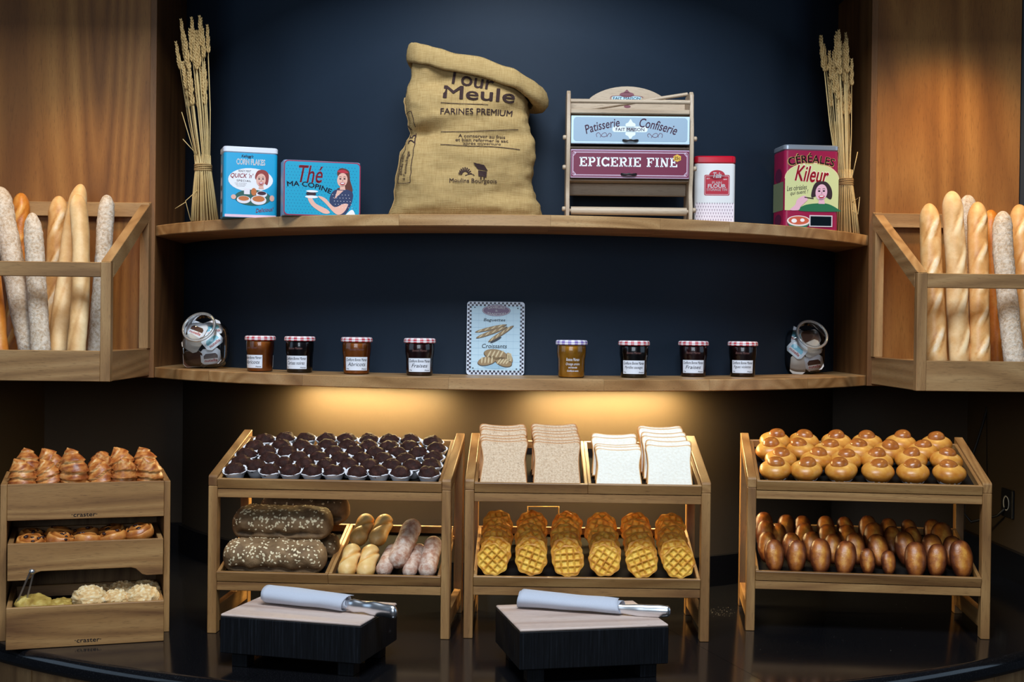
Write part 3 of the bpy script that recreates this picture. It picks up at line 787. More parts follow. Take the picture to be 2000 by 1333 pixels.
rows = [[(345, 345), (578, 340), (805, 345), (1035, 355), (1275, 365), (1515, 370)], [(340, 248), (565, 258), (775, 258), (990, 275), (1250, 268), (1475, 272)],
        [(290, 182), (490, 192), (690, 200), (920, 205), (1125, 200), (1355, 205)], [(285, 118), (508, 138), (712, 134), (925, 140), (1155, 148), (1388, 150)]]
bp = []
for i, row in enumerate(rows):
    for j, (cx, cy) in enumerate(row):
        x, y = tBrio.hit(1410 + cx / 3.39, 820 + cy / 3.39, .030); bp.append([x, y, i, j])
for it in range(60):
    for a in range(len(bp)):
        for b in range(a):
            dx = bp[a][0] - bp[b][0]; dy = bp[a][1] - bp[b][1]; d = math.hypot(dx, dy); md = .0720
            if d < md:
                k = (md - d) / 2 / max(d, 1e-4) * .5; bp[a][0] += dx * k; bp[a][1] += dy * k; bp[b][0] -= dx * k; bp[b][1] -= dy * k
        bp[a][0] = min(tBrio.W - .049, max(.049, bp[a][0])); bp[a][1] = min(tBrio.D - .046, max(.047, bp[a][1]))
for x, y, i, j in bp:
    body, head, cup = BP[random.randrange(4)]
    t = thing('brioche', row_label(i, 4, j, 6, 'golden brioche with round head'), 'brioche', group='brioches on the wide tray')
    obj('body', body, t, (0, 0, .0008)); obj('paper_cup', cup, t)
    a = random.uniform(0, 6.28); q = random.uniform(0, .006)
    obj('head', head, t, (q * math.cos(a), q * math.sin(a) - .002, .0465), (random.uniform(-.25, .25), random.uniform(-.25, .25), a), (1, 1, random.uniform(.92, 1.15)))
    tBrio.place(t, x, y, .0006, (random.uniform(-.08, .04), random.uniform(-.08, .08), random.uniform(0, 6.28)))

# ------------------------------------------------------------------ waffles
def waffle_proto(seed):
    n = 84; R0 = .0385; rs = [.0004] + [R0 * q / 26 for q in range(1, 26)]; ph = seed
    def outline(a): return R0 * (1 + .035 * math.cos(9 * a + ph) + .02 * math.cos(5 * a + 2 * ph))
    ang = .12 * math.sin(seed * 3)
    def h(x, y, r):
        c, s = math.cos(ang), math.sin(ang); X, Y = x * c - y * s, x * s + y * c; g = .0152; off = g * .5 + .002 * math.sin(seed)
        dx = abs((X + off) % g - g / 2); dy = abs((Y + off) % g - g / 2)
        e = max(math.exp(-((g / 2 - dx) / .0021) ** 4) if 0 else 0, math.exp(-(dx / .0022) ** 4), math.exp(-(dy / .0022) ** 4)); rim = sm(.76, .93, r / R0)
        return max(e, rim), e
    V = []; C = []; L = []
    for side in (1, -1):
        base = len(V)
        for r in rs:
            for k in range(n):
                a = 2 * PI * k / n; f = outline(a) / R0; x, y = r * f * math.cos(a), r * f * math.sin(a); hh, e = h(x, y, r); sag = sm(.82, 1.0, r / R0)
                V.append((x, y, side * (.0018 + .0042 * hh * (1 - .55 * sag)) + .0006 * N3((x, y, side), 120, seed)))
                C.append(min(1, max(0, .72 - .42 * hh + .3 * N3((x, y, side), 60, seed + 1))))
        L.append(base)
    nr = len(rs); F = []
    for s_, base in zip((1, -1), L):
        for f in grid_faces(nr, n):
            q = tuple(i + base for i in f); F.append(q if s_ > 0 else q[::-1])
        cap = tuple(range(base, base + n)); F.append(cap[::-1] if s_ > 0 else cap)
    a0 = L[0] + (nr - 1) * n; b0 = L[1] + (nr - 1) * n
    for k in range(n): F.append((a0 + k, b0 + k, b0 + (k + 1) % n, a0 + (k + 1) % n))
    return mesh('waffle', V, F, WAFFLE, True, {'c': C})
WP = [waffle_proto(1.7 * k + .6) for k in range(5)]
cols = [(297, 530, 300, 190), (558, 530, 560, 215), (812, 512, 805, 205), (1070, 512, 1043, 195), (1333, 530, 1280, 195), (1593, 548, 1510, 180)]
for c, (fx, fy, bx, by) in enumerate(cols):
    x0, y0 = tWaf.hit(890 + fx / 3.673, 970 + (fy + 105) / 3.673, 0.0); x0 = .048 + c * (tWaf.W - .096) / 5
    nW = 6
    for k in range(nW):
        o = obj('waffle', WP[(c * 3 + k * 2) % 5])
        yy = .022 + k * (.205 / (nW - 1)); lean = R(31 + 2 * k + random.uniform(-4, 4))
        row = 'frontmost' if k == 0 else ('rearmost' if k == nW - 1 else ORD[k] + ' from front')
        cl = ['first', 'second', 'third', 'fourth', 'fifth', 'last'][c]
        tag(o, 'round golden waffle, %s in the %s column from the left' % (row, cl), 'waffle', 'waffles leaning in six columns')
        rr = .0385
        # stands on its lower rim, leaning back up the slope
        up = R(90) - lean
        cy = yy + rr * math.cos(up) * 1.0; cz = rr * math.sin(up) + .0065
        tWaf.place(o, x0 + random.uniform(-.004, .004), cy, cz + random.uniform(0, .004), (up, random.uniform(-.07, .07), 0))
        o.matrix_world = o.matrix_world @ Matrix.Rotation(random.uniform(0, 6.28), 4, 'Z')

# ------------------------------------------------------------------ madeleines
def madel_proto(seed):
    nr, nc = 26, 30; V = []; C = []
    for i in range(nr):
        u = i / (nr - 1); t = u * PI; z = -.040 * math.cos(t); r = math.sin(t) ** .78 if 0 < u < 1 else .006
        for k in range(nc):
            a = 2 * PI * k / nc; x, y = math.cos(a), math.sin(a)
            rx = .0235 * r * (1 - .10 * math.cos(t)); ry = (.0175 if y < 0 else .010) * r
            d = 1 + .05 * N3((x, y, z * 40), 1.1, seed) + (.012 * math.cos(7 * a) if y > 0 else 0)
            V.append((x * rx * d, y * ry * d, z)); C.append(min(1, max(0, .10 + .90 * max(0, -y) ** 2.2 * math.sin(t) ** 1.4 + .25 * N3((x, y, z * 50), 1.6, seed))))
    return mesh('madeleine', V, grid_faces(nr, nc, True, True, True), MADEL, True, {'c': C})
DP = [madel_proto(2.3 * k + 1) for k in range(5)]
mads = [[(352, 385, 1), (500, 392, 1), (660, 392, 1.1), (825, 398, 1.08), (985, 428, .78), (1128, 440, .74), (1293, 415, 1.1), (1440, 420, 1), (1595, 412, 1.15)],
        [(262, 330, 1), (460, 272, 1), (592, 270, 1), (728, 270, .95), (888, 300, 1), (1035, 305, 1.05), (1222, 315, 1.1), (1372, 268, 1.1), (1525, 315, 1)],
        [(262, 235, 1), (375, 222, .9), (540, 200, 1), (690, 200, 1), (830, 215, 1), (990, 200, 1.05), (1115, 190, .95), (1250, 200, .95), (1450, 225, 1.15)],
        [(275, 165, 1), (425, 152, .9), (530, 140, .9), (690, 165, .95), (820, 160, .9), (960, 160, .95), (1100, 165, .9), (1240, 165, .85), (1390, 175, .9)]]
dep = [.030, .092, .154, .212]
for i, row in enumerate(mads):
    for j, (cx, cy, sc) in enumerate(row):
        o = obj('madeleine', DP[(i * 4 + j * 3) % 5]); o.scale = (sc, sc, sc)
        x, y = tMad.hit(1410 + cx / 3.39, 990 + cy / 3.39, .03)
        x = min(tMad.W - .034, max(.034, x)); y = dep[i] + random.uniform(-.004, .004)
        lean = R(-36 if i == 0 else -44) + random.uniform(-.06, .06); L = .040 * sc
        tag(o, row_label(i, 4, j, 9, 'golden brown madeleine') if sc > .8 else ('smallest' if sc < .76 else 'small rounder') + ' golden madeleine in the middle of the front row', 'madeleine', 'madeleines on the lower tray')
        tMad.place(o, x, y + .012, L * math.cos(lean) * .96 + .007, (lean, random.uniform(-.12, .12), random.uniform(-.15, .15)))

# ------------------------------------------------------------------ toast slices
def slice_proto(seed, crumb, crust, waist):
    W, H, T = .052, .112, .0116
    def outl(k=1.0):
        P = []
        ctl = [(-.92, 0), (0, .0), (.92, 0), (1, .05), (1 - waist * .6, .30), (1 - waist, .55), (1 - waist * .3, .78), (1.02, .93), (.90, 1.01), (.45, .985), (0, .975), (-.45, .985), (-.90, 1.01), (-1.02, .93), (-1 + waist * .3, .78), (-1 + waist, .55), (-1 + waist * .6, .30), (-1, .05)]
        n = len(ctl)
        for i in range(n):
            p0, p1, p2, p3 = ctl[i - 1], ctl[i], ctl[(i + 1) % n], ctl[(i + 2) % n]
            for q in range(3):
                t = q / 3; P.append(tuple(.5 * (2 * p1[j] + (p2[j] - p0[j]) * t + (2 * p0[j] - 5 * p1[j] + 4 * p2[j] - p3[j]) * t * t + (3 * p1[j] - p0[j] - 3 * p2[j] + p3[j]) * t ** 3) for j in (0, 1)))
        return P
    P = outl(); cx, cz = 0, .5
    def ring(y, k): return [((cx + (x - cx) * k) * W * (1 + .015 * N3((x, z, 0), 2, seed)), y + .0012 * N3((x, z, 3), 1.3, seed), (cz + (z - cz) * k) * H) for x, z in P]
    kf = .935
    V, F = loft([ring(-T / 2, kf), ring(-T / 2 + .0004, .975), ring(-T / 2 + .0016, 1), ring(T / 2 - .0016, 1), ring(T / 2 - .0004, .975), ring(T / 2, kf)], False, False)
    cr = mesh('crust', V, F, crust, True, {'c': [v for v in (1.0, .45, .05, .05, .45, 1.0) for _ in P]})
    rings = [ring(-T / 2, kf), ring(-T / 2 - .0002, .6), ring(-T / 2 - .0002, .05)]; rb = [ring(T / 2, kf), ring(T / 2 + .0002, .6), ring(T / 2 + .0002, .05)]
    V1, F1 = loft(rings, False, True); V2, F2 = loft(rb, False, True); F1 = [f[::-1] for f in F1]
    V, F = join([(V1, F1), (V2, F2)]); cb = mesh('crumb', V, F, crumb)
    return cr, cb
TPG = [slice_proto(3.7 * k + 1, CRUMB_G, CRUST_G, .05 + .04 * k) for k in range(2)]
TPW = [slice_proto(2.9 * k + 2, CRUMB_W, CRUST_W, .05 + .02 * k) for k in range(2)]
def toast(tr, x, ys, protos, what, col, group, lean0, wid=1.0, hs=None, dxs=None):
    for k, y in enumerate(ys):
        pos = 'frontmost' if k == 0 else ('rearmost' if k == len(ys) - 1 else ORD[k] + ' from front')
        t = thing('toast_slice', '%s, %s in the %s stack' % (what, pos, col), 'toast slice', group=group)
        cr, cb = protos[k % 2 if col != 'left' else 1 - k % 2]
        obj('crust', cr, t); obj('crumb', cb, t); hh = hs[k] if hs else 1.0
        t.scale = (wid, 1, hh); lean = R(-lean0 - 1.2 * k)
        tr.place(t, x + (dxs[k] if dxs else 0), y, .0045, (lean, 0, random.uniform(-.02, .02)))
TS = 'square toast slices leaning in four stacks'
toast(tGrain, .066, [.024, .0395, .055, .083, .0985, .114], TPG, 'speckled wholegrain toast slice', 'left', TS, 40, 1.06, [.96, .98, 1.0, 1.04, 1.06, 1.08], [0, 0, -.002, -.004, -.003, -.006])
toast(tGrain, .190, [.024, .0405, .057, .0815, .098, .1145, .131], TPG, 'speckled wholegrain toast slice', 'right', TS, 40, 1.06, [.94, .95, .98, .98, 1.0, 1.04, 1.06], [0, 0, 0, -.002, -.003, -.004, -.004])
toast(tWhite, .072, [.024, .0395, .055, .081, .0965], TPW, 'plain white toast slice', 'left', TS, 40, 1.03, [.80, .82, .82, .90, .94], [0, 0, 0, -.006, -.006])
toast(tWhite, .190, [.024, .0405, .066, .0825, .106, .1225], TPW, 'plain white toast slice', 'right', TS, 40, 1.02, [.90, .96, .98, 1.02, 1.06, 1.06], [0, 0, -.005, -.005, -.009, -.010])

# ------------------------------------------------------------------ dark loaves, rolls
def loaf_mesh(L, w, h, seed):
    nr, nc = 84, 96; V = []; C = []
    for i in range(nr):
        u = i / (nr - 1); x = (u - .5) * L; e = min(u, 1 - u) * L / (h * .58); pr = math.sqrt(max(0, 1 - (1 - min(1, e)) ** 2.6)) if e < 1 else 1
        pr = max(pr, .02)
        for k in range(nc):
            a = 2 * PI * k / nc; c, s = math.cos(a), math.sin(a)
            y = w / 2 * math.copysign(abs(c) ** .75, c); z = h * (.5 + .5 * math.copysign(abs(s) ** (.85 if s > 0 else .5), s))
            y *= pr; z = h * .42 + (z - h * .42) * pr
            p = (x, y, z); d = .0035 * N3(p, 28, seed) + .0016 * N3(p, 90, seed)
            cr = math.exp(-((z - h * .30 - .006 * N3((x, 0, 0), 30, seed)) / .0042) ** 2) * (1 if c < .2 else 0) * (.45 + .55 * sm(-.25, .1, N3((x, 3, 1), 24, seed))) * sm(.05, .15, u) * sm(.97, .88, u)
            y2 = y * (1 + d / (w / 2)) + (.011 * cr if c < 0 else 0); z2 = z + d * max(0, s)
            V.append((x, y2, z2)); C.append(min(1, max(0, .5 + .35 * N3(p, 40, seed + 2) - 1.3 * cr + .12 * s)))
    return V, grid_faces(nr, nc, True, True, True), C
def loaf(label, tr, x, y, h, rot, L, w, hh, seed, nseed):
    V, F, C = loaf_mesh(L, w, hh, seed)
    t = thing('dark_loaf', label, 'loaf', group='dark seeded loaves')
    mo('crust', V, F, LOAF, t, attrs={'c': C})
    rnd = random.Random(seed); SV = []; SF = []; nc = 96
    for q in range(nseed):
        i = rnd.randrange(3, 80); k = rnd.randrange(nc); a = 2 * PI * k / nc
        if math.sin(a) < -.05: continue
        p = Vector(V[i * nc + k]); p2 = Vector(V[i * nc + (k + 1) % nc]); p3 = Vector(V[(i + 1) * nc + k])
        f1, f2 = rnd.random(), rnd.random(); e1 = (p2 - p); e2 = (p3 - p); nrm = e2.cross(e1)
        if nrm.length < 1e-9: continue
        nrm.normalize(); c0 = p + e1 * f1 + e2 * f2
        if nrm.dot(c0 - Vector((c0.x * .9, 0, hh * .4))) < 0: nrm.negate()
        b1 = nrm.orthogonal().normalized(); b2 = nrm.cross(b1); an = rnd.uniform(0, 6.28); s = rnd.uniform(.75, 1.25)
        u1 = (b1 * math.cos(an) + b2 * math.sin(an)) * .0034 * s; u2 = (b2 * math.cos(an) - b1 * math.sin(an)) * .0023 * s
        o = len(SV); n = 7
        for m in range(n):
            aa = 2 * PI * m / n; SV.append(tuple(c0 + u1 * math.cos(aa) + u2 * math.sin(aa) - nrm * .0002))
        SV.append(tuple(c0 + nrm * .0012))
        for m in range(n): SF.append((o + m, o + (m + 1) % n, o + n))
    so = mo('oat_flakes', SV, SF, SEED, t, smooth=True); so['kind'] = 'stuff'
    tr.place(t, x, y, h, rot); return t
loaf('dark loaf strewn with oat flakes, lowest at the tray front', tLoaf, .128, .053, .004, (R(4), 0, R(-2)), .246, .085, .070, 3, 520)
loaf('dark loaf with oat flakes resting on the front loaf', tLoaf, .134, .116, .057, (R(-4), R(-1), R(-2)), .242, .092, .074, 8, 620)
loaf('dark loaf mostly hidden beneath the upper loaves', tLoaf, .150, .140, .002, (0, 0, R(2)), .225, .080, .046, 12, 200)
loaf('brown loaf lit orange at the very back', tLoaf, .165, .215, .050, (R(-4), R(-2), R(-2)), .225, .075, .074, 17, 160)

def capsule(L, r, seed, squash=.9, twist=0, waist=0.0, curve=0.0, nz=.04, fl=False):
    nr, nc = 48, 28; V = []; C = []
    for i in range(nr):
        u = i / (nr - 1); x = (u - .5) * L; e = min(u, 1 - u) * L / (r * 1.15); pr = math.sqrt(max(1e-4, 1 - (1 - min(1, e)) ** 2))
        for k in range(nc):
            a = 2 * PI * k / nc; y, z = math.cos(a), math.sin(a); d = 1 + nz * N3((x * 40, y, z), 1.4, seed) + (.03 * N3((x * 120, y * 3, z * 3), 1.2, seed) if fl else 0)
            c = .5 + .3 * N3((x * 50, y, z), 1.2, seed + 1) + .2 * z
            if twist:
                g = math.exp(-(math.sin((a - PI / 2) - twist * (u - .5) * PI) / .22) ** 2) * (1 if math.cos((a - PI / 2) - twist * (u - .5) * PI) > 0 else 0) * sm(.05, .2, u) * sm(.95, .8, u)
                d -= .24 * g; c -= .3 * g - .25 * math.exp(-((math.sin((a - PI / 2) - twist * (u - .5) * PI) - .5) / .3) ** 2)
            w = 1 - waist * math.exp(-((u - .5) / .16) ** 2)
            V.append((x, y * r * pr * d * w + curve * math.cos(PI * (u - .5)), z * r * pr * d * squash * w)); C.append(min(1, max(0, c)))
    return V, grid_faces(nr, nc, True, True, True), C
def roll(name, cat, label, tr, x, y, h, rot, geo, mat, group):
    V, F, C = geo; o = mo(name, V, F, mat, None, attrs={'c': C}); tag(o, label, cat, group); tr.place(o, x, y, h, rot); return o
G1 = 'twisted milk rolls'; G2 = 'long floured rolls'
RT = R(90)
for (px, py, dx, h, rt, lab, sd) in ((0.030, .058, 0, .020, .10, 'left', 1), (.074, .056, 0, .020, .10, 'right', 2), (.042, .165, 0, .056, .20, 'left', 3), (.088, .165, 0, .056, .20, 'right', 4)):
    low = h < .03
    roll('milk_roll', 'bread roll', ('pale twisted milk roll, %s of the lower pair' if low else 'orange-lit twisted milk roll, %s of the upper pair') % lab, tRoll, px + .010, py + (.002 if low else .004), h + .004 if low else h, (0, R(-24) if low else R(-20), RT - rt),
         capsule(.098, .0225, sd, .95, 1.6, .10), ROLL, G1)
for (px, py, h, rt, tl, L, r, lab, sd) in ((.130, .075, .0215, .12, 6, .120, .0195, 'pinkish floured roll under the tall one', 5), (.165, .105, .0520, .22, 22, .150, .0235, 'long floured roll lying on top, tip towards the front', 6),
                                  (.190, .080, .0200, .12, 8, .125, .0175, 'slim floured roll between the two thicker ones', 7), (.228, .080, .0300, .06, 18, .130, .0215, 'floured roll nearest the right rack post', 8)):
    roll('floured_roll', 'bread roll', lab, tRoll, px, py, h, (0, R(-tl), RT - rt), capsule(L, r, sd, .95, 0, 0, 0, .05, True), SAUSROLL, G2)

# wire label holder hanging behind the middle rack's upper tray
BRASS = flat('brass_wire', S(206, 172, 104), .35, .6)
q0 = rackM.M.inverted() @ atY(1031, 989, 3.385); q1 = rackM.M.inverted() @ atY(1091, 989, 3.385)
V, F = loft(tube_rings([(q0.x, Rack.D + .002, q0.z - .11), (q0.x, Rack.D + .002, q0.z), (q1.x, Rack.D + .002, q1.z), (q1.x, Rack.D + .002, q1.z - .11)], .0018, 8)); mo('wire_holder', V, F, BRASS, rackM.t)
# ------------------------------------------------------------------ upper shelf: flour sack
def build_sack():
    cy = 3.452; base = Vector((atY(908, 418, 3.40).x, cy, ZU + .0004))
    t = thing('flour_sack', 'tall jute flour sack with rolled-down top', 'sack', base)
    LT = [(0, -.201), (.022, -.190), (.0375, -.185), (.097, -.182), (.156, -.167), (.187, -.153), (.212, -.141), (.236, -.151), (.286, -.160), (.322, -.156), (.36, -.143), (.45, -.13)]
    RT_ = [(0, .204), (.03, .196), (.053, .184), (.093, .168), (.124, .174), (.156, .180), (.187, .177), (.219, .171), (.25, .166), (.30, .162), (.45, .155)]
    DT = [(0, .088), (.03, .099), (.09, .104), (.18, .100), (.21, .094), (.28, .092), (.34, .080), (.45, .070)]
    dents = [(-.105, .205, .060, .020, .024), (.10, .20, .09, .016, .010), (-.03, .125, .05, .03, .010), (.12, .060, .06, .022, .012), (-.09, .335, .05, .018, .012), (.13, .27, .06, .016, .014), (-.02, .255, .10, .014, -.006), (-.12, .12, .05, .05, -.008), (.05, .15, .12, .02, -.006)]
    def Sf(th, z, lift=0.0):
        l, r, d = lerp_tab(LT, z), lerp_tab(RT_, z), lerp_tab(DT, z); c, s = math.cos(th), math.sin(th)
        e = .72; x = (l + r) / 2 + (r - l) / 2 * math.copysign(abs(c) ** e, c); y = d * math.copysign(abs(s) ** e, s)
        if s < 0:
            for dx, dz, wx, wz, am in dents: y += am * math.exp(-((x - dx) / wx) ** 2 - ((z - dz - (x - dx) * .12) / wz) ** 2) * min(1, -s * 1.6)
        k = .0085 * N3((x, y, z), 15, 3) + .0035 * N3((x, y, z * 1.6), 38, 5)
        n = Vector((c, s, 0)); bulge = -.006 * math.exp(-(z / .012) ** 2)
        return Vector((x, y, z)) + n * (k + lift + bulge)
    H = lambda th: .351 - .052 * math.cos(th) - .012 * math.sin(th)
    nc, nr = 96, 56; rings = []
    for i in range(nr):
        u = i / (nr - 1); rings.append([tuple(Sf(2 * PI * k / nc, u * H(2 * PI * k / nc))) for k in range(nc)])
    # rolled cuff: up, over, out, down and back under, then the inside
    top = [Vector(p) for p in rings[-1]]
    def cuff(out, up):
        ring = []
        for k in range(nc):
            th = 2 * PI * k / nc; c, s = math.cos(th), math.sin(th); p = top[k]; n = Vector((c * 1.0, s * .8, 0)); side = max(0, c); lf = max(0, -c)
            w = 1 + .9 * side ** 2 - .35 * lf ** 3; dn = 1 + .85 * side ** 3 + .15 * lf
            wob = 1 + .18 * N3((c * 2, s * 2, 0), 1.3, 8)
            ring.append(tuple(p + n * out * w * wob + Vector((0, 0, (up if up > 0 else up * dn) + .004 * N3((c * 3, s * 3, up * 20), 1.2, 9)))))
        return ring
    body_n = len(rings)
    V, F = loft(rings, True, False); mo('body', V, F, BURLAP, t)
    cr = [cuff(-.004, -.004), cuff(-.002, .026), cuff(.004, .036), cuff(.012, .039), cuff(.019, .034), cuff(.024, .022), cuff(.0265, .006), cuff(.026, -.004), cuff(.022, -.010), cuff(.014, -.010), cuff(.006, -.004)]
    V, F = loft(cr, False, False); mo('rolled_cuff', V, F, BURLAP, t)
    inn = [cuff(-.002, .026)]
    for q in (.93, .88): inn.append([(p[0] * q, p[1] * q, p[2] - (.03 if q > .9 else .07)) for p in inn[0]])
    V, F = loft(inn, False, True); F = [f[::-1] for f in F]; mo('lining', V, F, BURLAP, t)
    # seam cord down the left side
    pth = [Sf(PI * 1.06, z, .0012) for z in [.004 + .3 * q / 30 for q in range(31)]]
    V, F = loft(tube_rings(pth, .0016, 6)); mo('side_seam', V, F, TWINE, t)
    def fm(x, z):
        l, r = lerp_tab(LT, z), lerp_tab(RT_, z); q = (x - (l + r) / 2) / ((r - l) / 2); q = max(-.985, min(.985, q))
        c = math.copysign(abs(q) ** (1 / .72), q); th = -math.acos(c); return tuple(Sf(th, z, .0022))
    def g(cx, cyy): return (cx - 640) / 2533, (1195 - cyy) / 2533
    k = 1 / 2533
    sh = []
    def T(body, cx, cyy, w, h, **kw):
        x, z = g(cx, cyy); sh.append(text2d(body, x, z, w * k, h * k, **kw))
    T('Tour', 668, 325, 300, 92, bold=.012, rot=R(-9)); T('Meule', 722, 418, 450, 88, bold=.014, rot=R(-3))
    T('FARINES PREMIUM', 708, 535, 455, 40, bold=.012)
    for b, yy, ww in (('A conserver au frais', 690, 300), ('et bien refermer le sac', 716, 335), ('après ouverture', 742, 240)): T(b, 745, yy, ww, 22, bold=.008)
    T('Moulins Bourgeois', 692, 982, 300, 36, bold=.006)
    def ln(pts, wd=4): sh.append(stroke2d(curve2d([g(*p) for p in pts], 6), wd * k))
    ln([(482, 480), (600, 484), (780, 490)]); ln([(482, 660), (640, 664), (830, 650), (978, 638)]); ln([(482, 748), (640, 756), (830, 760), (985, 770)])
    ln([(252, 640), (258, 760), (232, 850), (218, 990)]); ln([(320, 660), (312, 780), (296, 900), (292, 990)]); ln([(218, 992), (255, 994), (292, 990)]); ln([(250, 535), (262, 600), (300, 640)]); ln([(250, 535), (296, 530), (318, 625)])
    T('25', 300, 700, 66, 42, bold=.012, rot=R(84)); T('poids net', 243, 872, 130, 22, bold=.01, rot=R(80)); T("à l'ensachage", 268, 880, 190, 22, bold=.01, rot=R(80))
    for a in range(9):
        th = R(10 + a * 20); c0 = (640, 940); ln([(c0[0] + 18 * math.cos(th), c0[1] - 18 * math.sin(th)), (c0[0] + 42 * math.cos(th), c0[1] - 48 * math.sin(th))], 8)
    sh.append(poly2d([g(690, 862), g(758, 878), g(782, 915), g(722, 905)])); sh.append(poly2d([g(722, 912), g(776, 918), g(774, 955), g(724, 948)])); ln([(640, 945), (680, 935), (700, 945)], 4)
    for q in (735, 755): sh.append(poly2d([g(q, 955), g(q + 10, 955), g(q + 8, 968), g(q + 1, 968)]))
    V, F = join(sh); mo('lettering', [fm(x, z) for x, z in V], F, SACKINK, t, smooth=False)
build_sack()

# ------------------------------------------------------------------ printed tins
def rbox_rings(w, d, z0, z1, r, n=5, bev=.0015):
    P = rrect2d(-w / 2, -d / 2, w / 2, d / 2, r, n)[0]
    def ring(z, k): return [(x - math.copysign(k, x) * min(1, abs(x) / (w / 2)), y - math.copysign(k, y) * min(1, abs(y) / (d / 2)), z) for x, y in P]
    return [ring(z0, bev), ring(z0 + bev, 0), ring(z1 - bev, 0), ring(z1, bev)]
def tin(name, label, loc, rz, w, d, h, body, lidm, lid_h, r=.008, over=.0012, rim=True):
    t = thing(name, label, 'tin', loc, rz)
    V, F = loft(rbox_rings(w, d, 0, h - lid_h, r)); mo('body', V, F, body, t, sharp=35)
    if lid_h:
        V, F = loft(rbox_rings(w + 2 * over, d + 2 * over, h - lid_h + .0002, h, r + over, 5, .003)); mo('lid', V, F, lidm, t, sharp=35)
    return t, face_map(-d / 2), -d / 2
def face_shapes(cx, cy, s):
    """simple smiling woman: returns lists of shapes by colour role"""
    skin = [ell2d(cx, cy, .52 * s, .70 * s, rot=-.15), poly2d([(cx - .2 * s, cy - .5 * s), (cx + .25 * s, cy - .5 * s), (cx + .32 * s, cy - 1.0 * s), (cx - .25 * s, cy - 1.0 * s)])]
    lips = [ell2d(cx + .02 * s, cy - .36 * s, .27 * s, .14 * s, rot=.08)]
    teeth = [ell2d(cx + .02 * s, cy - .335 * s, .20 * s, .065 * s, rot=.08)]
    eyes = [ell2d(cx - .2 * s, cy + .1 * s, .11 * s, .075 * s), ell2d(cx + .22 * s, cy + .12 * s, .11 * s, .075 * s), stroke2d([(cx - .32 * s, cy + .26 * s), (cx - .2 * s, cy + .32 * s), (cx - .08 * s, cy + .27 * s)], .04 * s), stroke2d([(cx + .1 * s, cy + .28 * s), (cx + .22 * s, cy + .34 * s), (cx + .34 * s, cy + .28 * s)], .04 * s), stroke2d([(cx + .02 * s, cy + .05 * s), (cx + .06 * s, cy - .1 * s), (cx - .02 * s, cy - .12 * s)], .03 * s)]
    return skin, lips, teeth, eyes
SKIN = paint(232, 178, 160); LIP = paint(186, 40, 58); HAIR = paint(96, 44, 34); DARKHAIR = paint(52, 36, 42)
class Print:
    """stacks flat prints on one face, each a hair above the last"""
    def __init__(s, parent, fmap_factory): s.p = parent; s.f = fmap_factory; s.n = 0
    def __call__(s, name, shapes, mat):
        s.n += 1; return decal(name, shapes, mat, s.p, s.f(.0003 + .00012 * s.n))
def front_print(t, d, ox, oz):
    body = [c for c in t.children if c.name.startswith('body')][0]
    return Print(body, lambda lift: face_map(-d / 2, lift, ox, oz))

